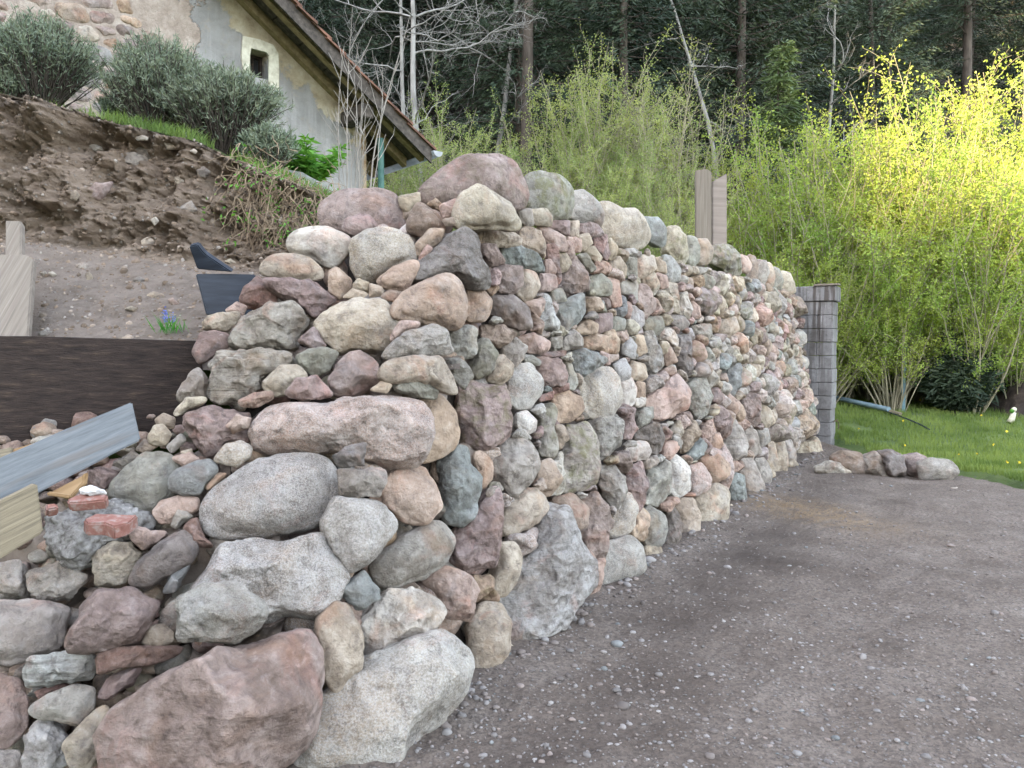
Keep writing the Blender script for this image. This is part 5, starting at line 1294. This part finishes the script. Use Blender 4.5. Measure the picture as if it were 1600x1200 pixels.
# the brown trunk seen in the dark gap, and a young spruce above the shrubs
p = at(822, 160, 19.0); t = empty('spruce', (p[0], p[1], gz(p[0], p[1])-.2)); tag(t, 'spruce with bare brown lower trunk and dead branches, left of the tall middle shrubs', 'tree')
mm = conifer_meshes(210, 19, 3.2, .42, 1.4); link('trunk', mm[0], t); link('crown', mm[1], t)
p = at(1220, 62, 17.6); z0 = gz(p[0], p[1])-.1; t = empty('young_spruce', (p[0], p[1], z0)); sc_ = (p[2]-z0)/7; t.scale = (sc_, sc_, sc_)
tag(t, 'young spruce with a slender pointed top rising above the green shrubs', 'tree'); mm3 = conifer_meshes(204, 7, 1.15, .05, .75, -.15); link('trunk', mm3[0], t); mm3[1].materials[0] = YS; link('crown', mm3[1], t)
# bare pale trees
def bare_tree(sd, H, lean=(0, 0), r=.09, nb=16):
    rs = np.random.RandomState(sd); q = Quads(); tw = Quads()
    P = curve((0, 0, 0), (lean[0], lean[1], 1), H, 14, rs, .035); q.tube(P, r, .015, 8)
    def br(b0, d, L, rad, lev):
        T = curve(b0, d, L, 8, rs, .17, .03); (q if lev < 2 else tw).tube(T, rad, rad*.25, 4 if lev < 2 else 3)
        if lev < 3:
            for _ in range(rs.randint(4, 7)):
                k = rs.randint(2, 9); dd = rs.normal(size=3)*.8+(T[min(k, 8)]-T[k-1])/np.linalg.norm(T[min(k, 8)]-T[k-1]); br(T[k], dd, L*rs.uniform(.3, .55), rad*.5, lev+1)
    for i in range(nb):
        k = rs.randint(3, 14); a = rs.uniform(0, 6.28); br(P[k], (math.cos(a), math.sin(a), rs.uniform(-.1, .7)), H*rs.uniform(.14, .3)*(1.2-k/18), r*.32, 0)
    return q.mesh('trunk', M['palebark']), tw.mesh('twigs', M['palebark'])
for i, (px, dp, H, ln_, lb) in enumerate(((664, 16.5, 11, (.02, 0), 'bare pale-barked tree just right of the roof edge, thicker of the two'), (628, 17.2, 10, (-.06, 0), 'bare pale tree leaning left behind the roof edge, thinner of the two'),
     (1128, 18.5, 10, (.0, 0), 'pale birch-like trunk standing above the shrubs, left of the young spruce'), (1290, 21, 9, (.05, 0), 'bare thin tree against the dark forest right of the young spruce'), (760, 20, 10, (.05, 0), 'slim bare tree in the dark forest gap'))):
    p = at(px, 300, dp); t = empty('bare_tree', (p[0], p[1], gz(p[0], p[1])-.1)); tag(t, lb, 'tree', 'bare trees at the forest edge')
    a_, b_ = bare_tree(300+i, H, ln_, .085 if i != 1 else .06, 16 if i < 2 else 9); link('trunk', a_, t); link('twigs', b_, t)

# grey-green bushes on the bank
def lavender(sd, Wd, H, n_st, per=34):
    rs = np.random.RandomState(sd); st = Quads(); lf = Quads(); LP, LD = [], []
    for i in range(n_st):
        a = rs.uniform(0, 6.28); r_ = math.sqrt(rs.uniform(0, 1)); d = np.array([math.cos(a)*r_*Wd*.5, math.sin(a)*r_*Wd*.4, H*(1-.35*r_*r_)*rs.uniform(.75, 1.08)])
        T = curve((d[0]*.15, d[1]*.15, 0), d+np.array([0, 0, .1]), np.linalg.norm(d), 6, rs, .09, .03); st.tube(T, .006, .0025, 3)
        m_ = per; u = 6-rs.exponential(1.1, m_); u = np.clip(u, 2.0, 5.99); ii = u.astype(int); dr = T[ii+1]-T[ii]; dr /= np.linalg.norm(dr, axis=1)[:, None]
        LP.append(T[ii]+(T[ii+1]-T[ii])*(u-ii)[:, None]+rs.normal(size=(m_, 3))*.012); LD.append(dr+rs.normal(size=(m_, 3))*.75)
    LP = np.concatenate(LP); n = len(LP); lf.leaves(LP, rs.uniform(.03, .055, n), .0075, np.concatenate(LD), rs); return st.mesh('stems', M['bark']), lf.mesh('foliage', M['lav'])
def bank_plateau(px, dy=.3):
    x = -1
    for _ in range(6): yb = 5.62+dy; x = ray(px, 300)[0]*yb
    return np.array([x, yb, float(bank_top(np.array([x]))[0])+.0])
for (px, dy, Wd, H, sd, nst, lb) in ((62, .45, .86, .76, 1, 560, 'grey-green woody bush at the upper left, in front of the bare masonry'),
     (255, .50, .80, .84, 2, 560, 'large dark grey-green bush in front of the grey plaster, left half of the big pair'), (350, .42, .92, .72, 3, 640, 'large grey-green bush below the little window, right half of the big pair'),
     (190, .75, .34, .42, 4, 130, 'small bluish bush between the two large grey-green ones'), (420, .30, .42, .42, 5, 170, 'grey-green bush hanging down the lip, right end of the row'), (10, .3, .34, .34, 6, 120, 'low grey bush with long leaves at the left picture edge')):
    p = bank_plateau(px, dy); t = empty('grey_bush', tuple(p-[0, 0, .05])); tag(t, lb, 'bush', 'grey-green bushes on top of the bank'); a_, b_ = lavender(400+sd, Wd, H, nst); link('stems', a_, t); link('foliage', b_, t)
# lush green plant and white slab by the house corner
p = at(487, 262, 6.6); rs = np.random.RandomState(55); st = Quads(); lf = Quads(); LP, LD = [], []
for i in range(46):
    a = rs.uniform(0, 6.28); T = curve((0, 0, 0), (math.cos(a)*.55, math.sin(a)*.45, 1), rs.uniform(.22, .46), 5, rs, .1, -.02); st.tube(T, .005, .003, 4)
    for k_ in (3, 4, 5):
        for q in range(8): LP.append(T[k_]); LD.append([math.cos(q*.785+a), math.sin(q*.785+a), rs.uniform(-.35, .3)])
lf.leaves(np.array(LP), rs.uniform(.07, .12, len(LP)), .026, np.array(LD), rs)
t = empty('leafy_plant', (p[0], p[1], float(bank_top(np.array([p[0]]))[0])+.08)); tag(t, 'lush bright green leafy plant by the foot of the plastered wall', 'plant'); link('stems', st.mesh('stems', M['green']), t); link('leaves', lf.mesh('leaves', M['green']), t)
tag(plank('stone_slab', [(438, 262, 6.35), (470, 268, 6.3), (522, 296, 6.2), (518, 318, 6.2), (470, 300, 6.3), (436, 290, 6.35)], .06, simple('white_slab', [(.3, (.30, .30, .295)), (.7, (.45, .45, .44))], 6, 5, .9, .3, .005)), 'whitish stone slab on edge below the lush green plant', 'slab')
tag(plank('dark_slab', [(300, 214, 6.2), (372, 226, 6.2), (440, 250, 6.1), (436, 270, 6.1), (372, 250, 6.2), (302, 232, 6.2)], .06, simple('slate', [(.3, (.07, .075, .085)), (.7, (.13, .135, .15))], 6, 5, .8, .3, .005)), 'dark slate-like slab edging the bed under the big bushes', 'slab')
# bare thin sapling in front of the house corner
st = Quads(); rs = np.random.RandomState(61)
for i in range(10):
    P = curve((rs.uniform(-.12, .22), rs.uniform(-.1, .1), 0), (rs.uniform(-.10, .10)+(.16 if i % 3 == 0 else 0), 0, 1), rs.uniform(.7, 1.75), 10, rs, .045, .02); st.tube(P, rs.uniform(.004, .009), .0015, 4)
    for j in range(5):
        k_ = rs.randint(3, 10); T = curve(P[k_], (rs.choice([-1, 1])*.5, rs.normal()*.3, 1), rs.uniform(.12, .4), 5, rs, .1, .06); st.tube(T, .004, .0015, 3)
p = at(540, 300, 6.0); t = empty('bare_sapling', (p[0], p[1], 2.45)); tag(t, 'slender bare pale saplings growing in front of the house corner', 'sapling'); link('stems', st.mesh('stems', M['drytwig']), t)

# grass: on the bank lip, on the terrace and on the meadow
def grass(name, P, h, w_, rs, mat, kind='stuff', bend=.5):
    n = len(P); a = rs.uniform(0, 6.28, n); b_ = rs.uniform(0, 6.28, n); h = np.broadcast_to(h, (n,))*rs.uniform(.5, 1.3, n); sd = np.stack([np.cos(a), np.sin(a), 0*a], 1)*w_/2
    ln_ = np.stack([np.cos(b_), np.sin(b_), 0*a], 1)*(h*bend*rs.uniform(.1, 1, n))[:, None]; up = np.zeros((n, 3)); up[:, 2] = h
    V = np.stack([P-sd, P+sd, P+up*.6+ln_*.35+sd*.6, P+up*.6+ln_*.35-sd*.6, P+up+ln_+sd*.1, P+up+ln_-sd*.1], 1).reshape(-1, 3)
    i = np.arange(n)[:, None]*6; F_ = np.concatenate([i+[0, 1, 2, 3], i+[3, 2, 4, 5]]); o = link(name, mesh_np(name, V, F_, [mat])); tag(o, kind=kind); return o
rs = np.random.RandomState(71); n = 9000
x = rs.uniform(-5.2, -.7, n); y = 5.50+rs.exponential(.28, n); z = bank_top(x)+(y-5.6)*.075-.02; cl_ = fbm(np.stack([x*2.2, y*2.2, 0*x], 1), 3) > -.12
grass('bank_grass', np.stack([x, y, z], 1)[cl_], .085, .007, rs, M['grass'], bend=.9)
n = 90000; yy = rs.uniform(7.5, 17, n); xx = xborder(yy)+rs.uniform(0, 1, n)**1.3*(13-xborder(yy)); k_ = (np.abs(xx) < .74*yy+.5) & (xx > xborder(yy)+.25*np.abs(fbm(np.stack([xx*2, yy*2, 0*xx], 1), 2))+.12)
k_ &= fbm(np.stack([xx*1.2, yy*1.2, 0*xx], 1), 3) > -.45
P_ = np.stack([xx, yy, ground_z(xx, yy)], 1)[k_]; grass('meadow_grass', P_, .075, .011, rs, M['grass'])
n = 30000; u = rs.uniform(.5, 9, n); d = rs.uniform(.6, 7, n); xx = A[0]+WD[0]*u-ND[0]*d; yy = A[1]+WD[1]*u-ND[1]*d
k_ = (xx > -1.6) & (yy > 6.5); P_ = np.stack([xx, yy, ground_z(xx, yy)], 1)[k_]; grass('terrace_grass', P_, .22, .012, rs, M['grass'])
# dandelions on the meadow: many tiny yellow flowers
n = 35; yy = rs.uniform(9, 15, n); xx = xborder(yy)+rs.uniform(.4, 6, n); q = Quads()
for dx in range(4): q.leaves(np.stack([xx, yy, ground_z(xx, yy)+.085], 1), .022, .03, None, rs)
DM = simple('dandelion_yellow', [(.4, (.70, .50, .03)), (.6, (.8, .62, .06))], 5, 2, .8, 0); tag(link('dandelions', q.mesh('dandelions', DM)), kind='stuff')
# forest undergrowth behind the shrubs and at the right
n = 26000; yy = rs.uniform(15.5, 24, n); xx = rs.uniform(-.75, .75, n)*yy; k_ = fbm(np.stack([xx*.6, yy*.6, 0*xx], 1), 3) > .02
P_ = np.stack([xx, yy, ground_z(xx, yy)+rs.uniform(0, .45, n)**1.5], 1)[k_]; q = Quads(); q.leaves(P_, rs.uniform(.05, .13, len(P_)), .05, None, rs, .5); tag(link('undergrowth', q.mesh('undergrowth', M['needle'])), kind='stuff')
# roots and weeds hanging over the right end of the bank
q = Quads(); qb = Quads(); LP = []
for i in range(520):
    px = rs.uniform(372, 505); py = np.interp(px, [370, 420, 505], [258, 275, 300])+rs.uniform(0, 95)*np.interp(px, [370, 400, 505], [.5, 1, .9]); P0 = on_bank(px, py) if i % 4 == 0 else P0
    b0 = P0+rs.normal(size=3)*[.09, .03, .08]+[0, -.03, .03]; T = curve(b0, (rs.normal()*.5, -.35, -.6), rs.uniform(.10, .35), 6, rs, .35, -.10); q.tube(T, .0035, .0015, 3)
    if i % 4 == 1: LP.append(T[rs.randint(0, 6)]+rs.normal(size=(7, 3))*.03)
LP = np.concatenate(LP); qb.leaves(LP, rs.uniform(.015, .035, len(LP)), .016, None, rs)
tag(link('hanging_roots', q.mesh('hanging_roots', M['dry'])), kind='stuff'); tag(link('bank_weeds', qb.mesh('bank_weeds', M['green'])), kind='stuff')
# blue flowers behind the timber beam
P0 = on_bank(266, 520); P0[1] -= .03; q = Quads(); qf = Quads(); n = 46; a = rs.uniform(0, 6.28, n)
q.leaves(np.tile(P0, (n, 1))+rs.normal(size=(n, 3))*[.035, .02, .0], rs.uniform(.07, .15, n), .006, np.stack([np.cos(a)*.7, np.sin(a)*.7, np.ones(n)], 1), rs)
t = empty('grape_hyacinth', tuple(P0)); tag(t, 'small clump of blue grape hyacinths growing behind the timber beam', 'flowers')
me = q.mesh('leaves', M['green']); me.transform(Matrix.Translation(-Vector(P0))); link('leaves', me, t)
for i in range(3):
    c_ = P0+[rs.uniform(.0, .05), -.03, rs.uniform(.06, .10)]; pt = c_+rs.normal(size=(40, 3))*[.006, .006, .016]; qf.leaves(pt, .008, .008, None, rs)
me = qf.mesh('flower_spikes', simple('hyacinth_blue', [(.4, (.10, .13, .38)), (.6, (.2, .25, .5))], 9, 2, .7, 0)); me.transform(Matrix.Translation(-Vector(P0))); link('flower_spikes', me, t)
# dark soil cut and the little white figure at the right edge
def mound(s, t):
    x = 8.4+s*4.4; y = 12.7+t*2.6; z = ground_z(x, y)-.06+.62*smooth(t, .05, .4)*(1-smooth(t, .85, 1))*smooth(s, 0, .12); P = np.stack([x, y, z], 1); P[:, 2] += .10*fbm(P*2.5, 4)*smooth(t, 0, .2); return P
V, Fc = grid_mesh('mound', mound, 90, 60, None)
tag(link('soil_mound', mesh_np('soil_mound', V, Fc, [simple('dark_soil', [(.35, (.022, .017, .015)), (.6, (.06, .045, .038)), (.8, (.13, .10, .085))], 4, 8, .95, 1, .04)], None, True)), kind='structure')
p = at(1581, 641, 12.6); z0 = gz(p[0], p[1])+.02; t = empty('garden_figure', (p[0], p[1], z0)); tag(t, 'small white garden figure standing on the dark soil at the right edge', 'garden figure')
bm = bmesh.new(); tube_bm(bm, [(-.03, 0, 0), (0, 0, .05), (.02, 0, .12), (.03, 0, .17)], .05, 10, .75); bm_obj('body', bm, CREAM, t, sm=True)
bm = bmesh.new(); bmesh.ops.create_uvsphere(bm, u_segments=12, v_segments=8, radius=.04, matrix=Matrix.Translation((.035, 0, .215))); bm_obj('head', bm, CREAM, t, sm=True)
bm = bmesh.new(); bmesh.ops.create_uvsphere(bm, u_segments=10, v_segments=8, radius=.035, matrix=Matrix.Translation((-.01, -.015, .19))); bm_obj('green_patch', bm, M['green'], t, sm=True)
# low pine bush, post in the meadow
p = at(1495, 640, 13.6); t = empty('low_pine', (p[0], p[1], gz(p[0], p[1])-.02)); tag(t, 'low dark green pine bush at the foot of the shrubs, near the right edge', 'bush')
mm = conifer_meshes(220, 1.35, .62, .02, 2.2, -.5); link('trunk', mm[0], t); link('crown', mm[1], t)
p = at(1412, 600, 13.6); z0 = gz(p[0], p[1]); bm = bmesh.new(); tube_bm(bm, [(0, 0, -.1), (0, 0, .5), (.01, 0, 1.15)], .035, 8)
tag(bm_obj('fence_post', bm, simple('blue_post', [(.4, (.11, .19, .22)), (.6, (.17, .25, .28))], 6, 4, .6, 0), None, (p[0], p[1], z0)), 'thin blue-green post standing at the edge of the shrubs', 'post')
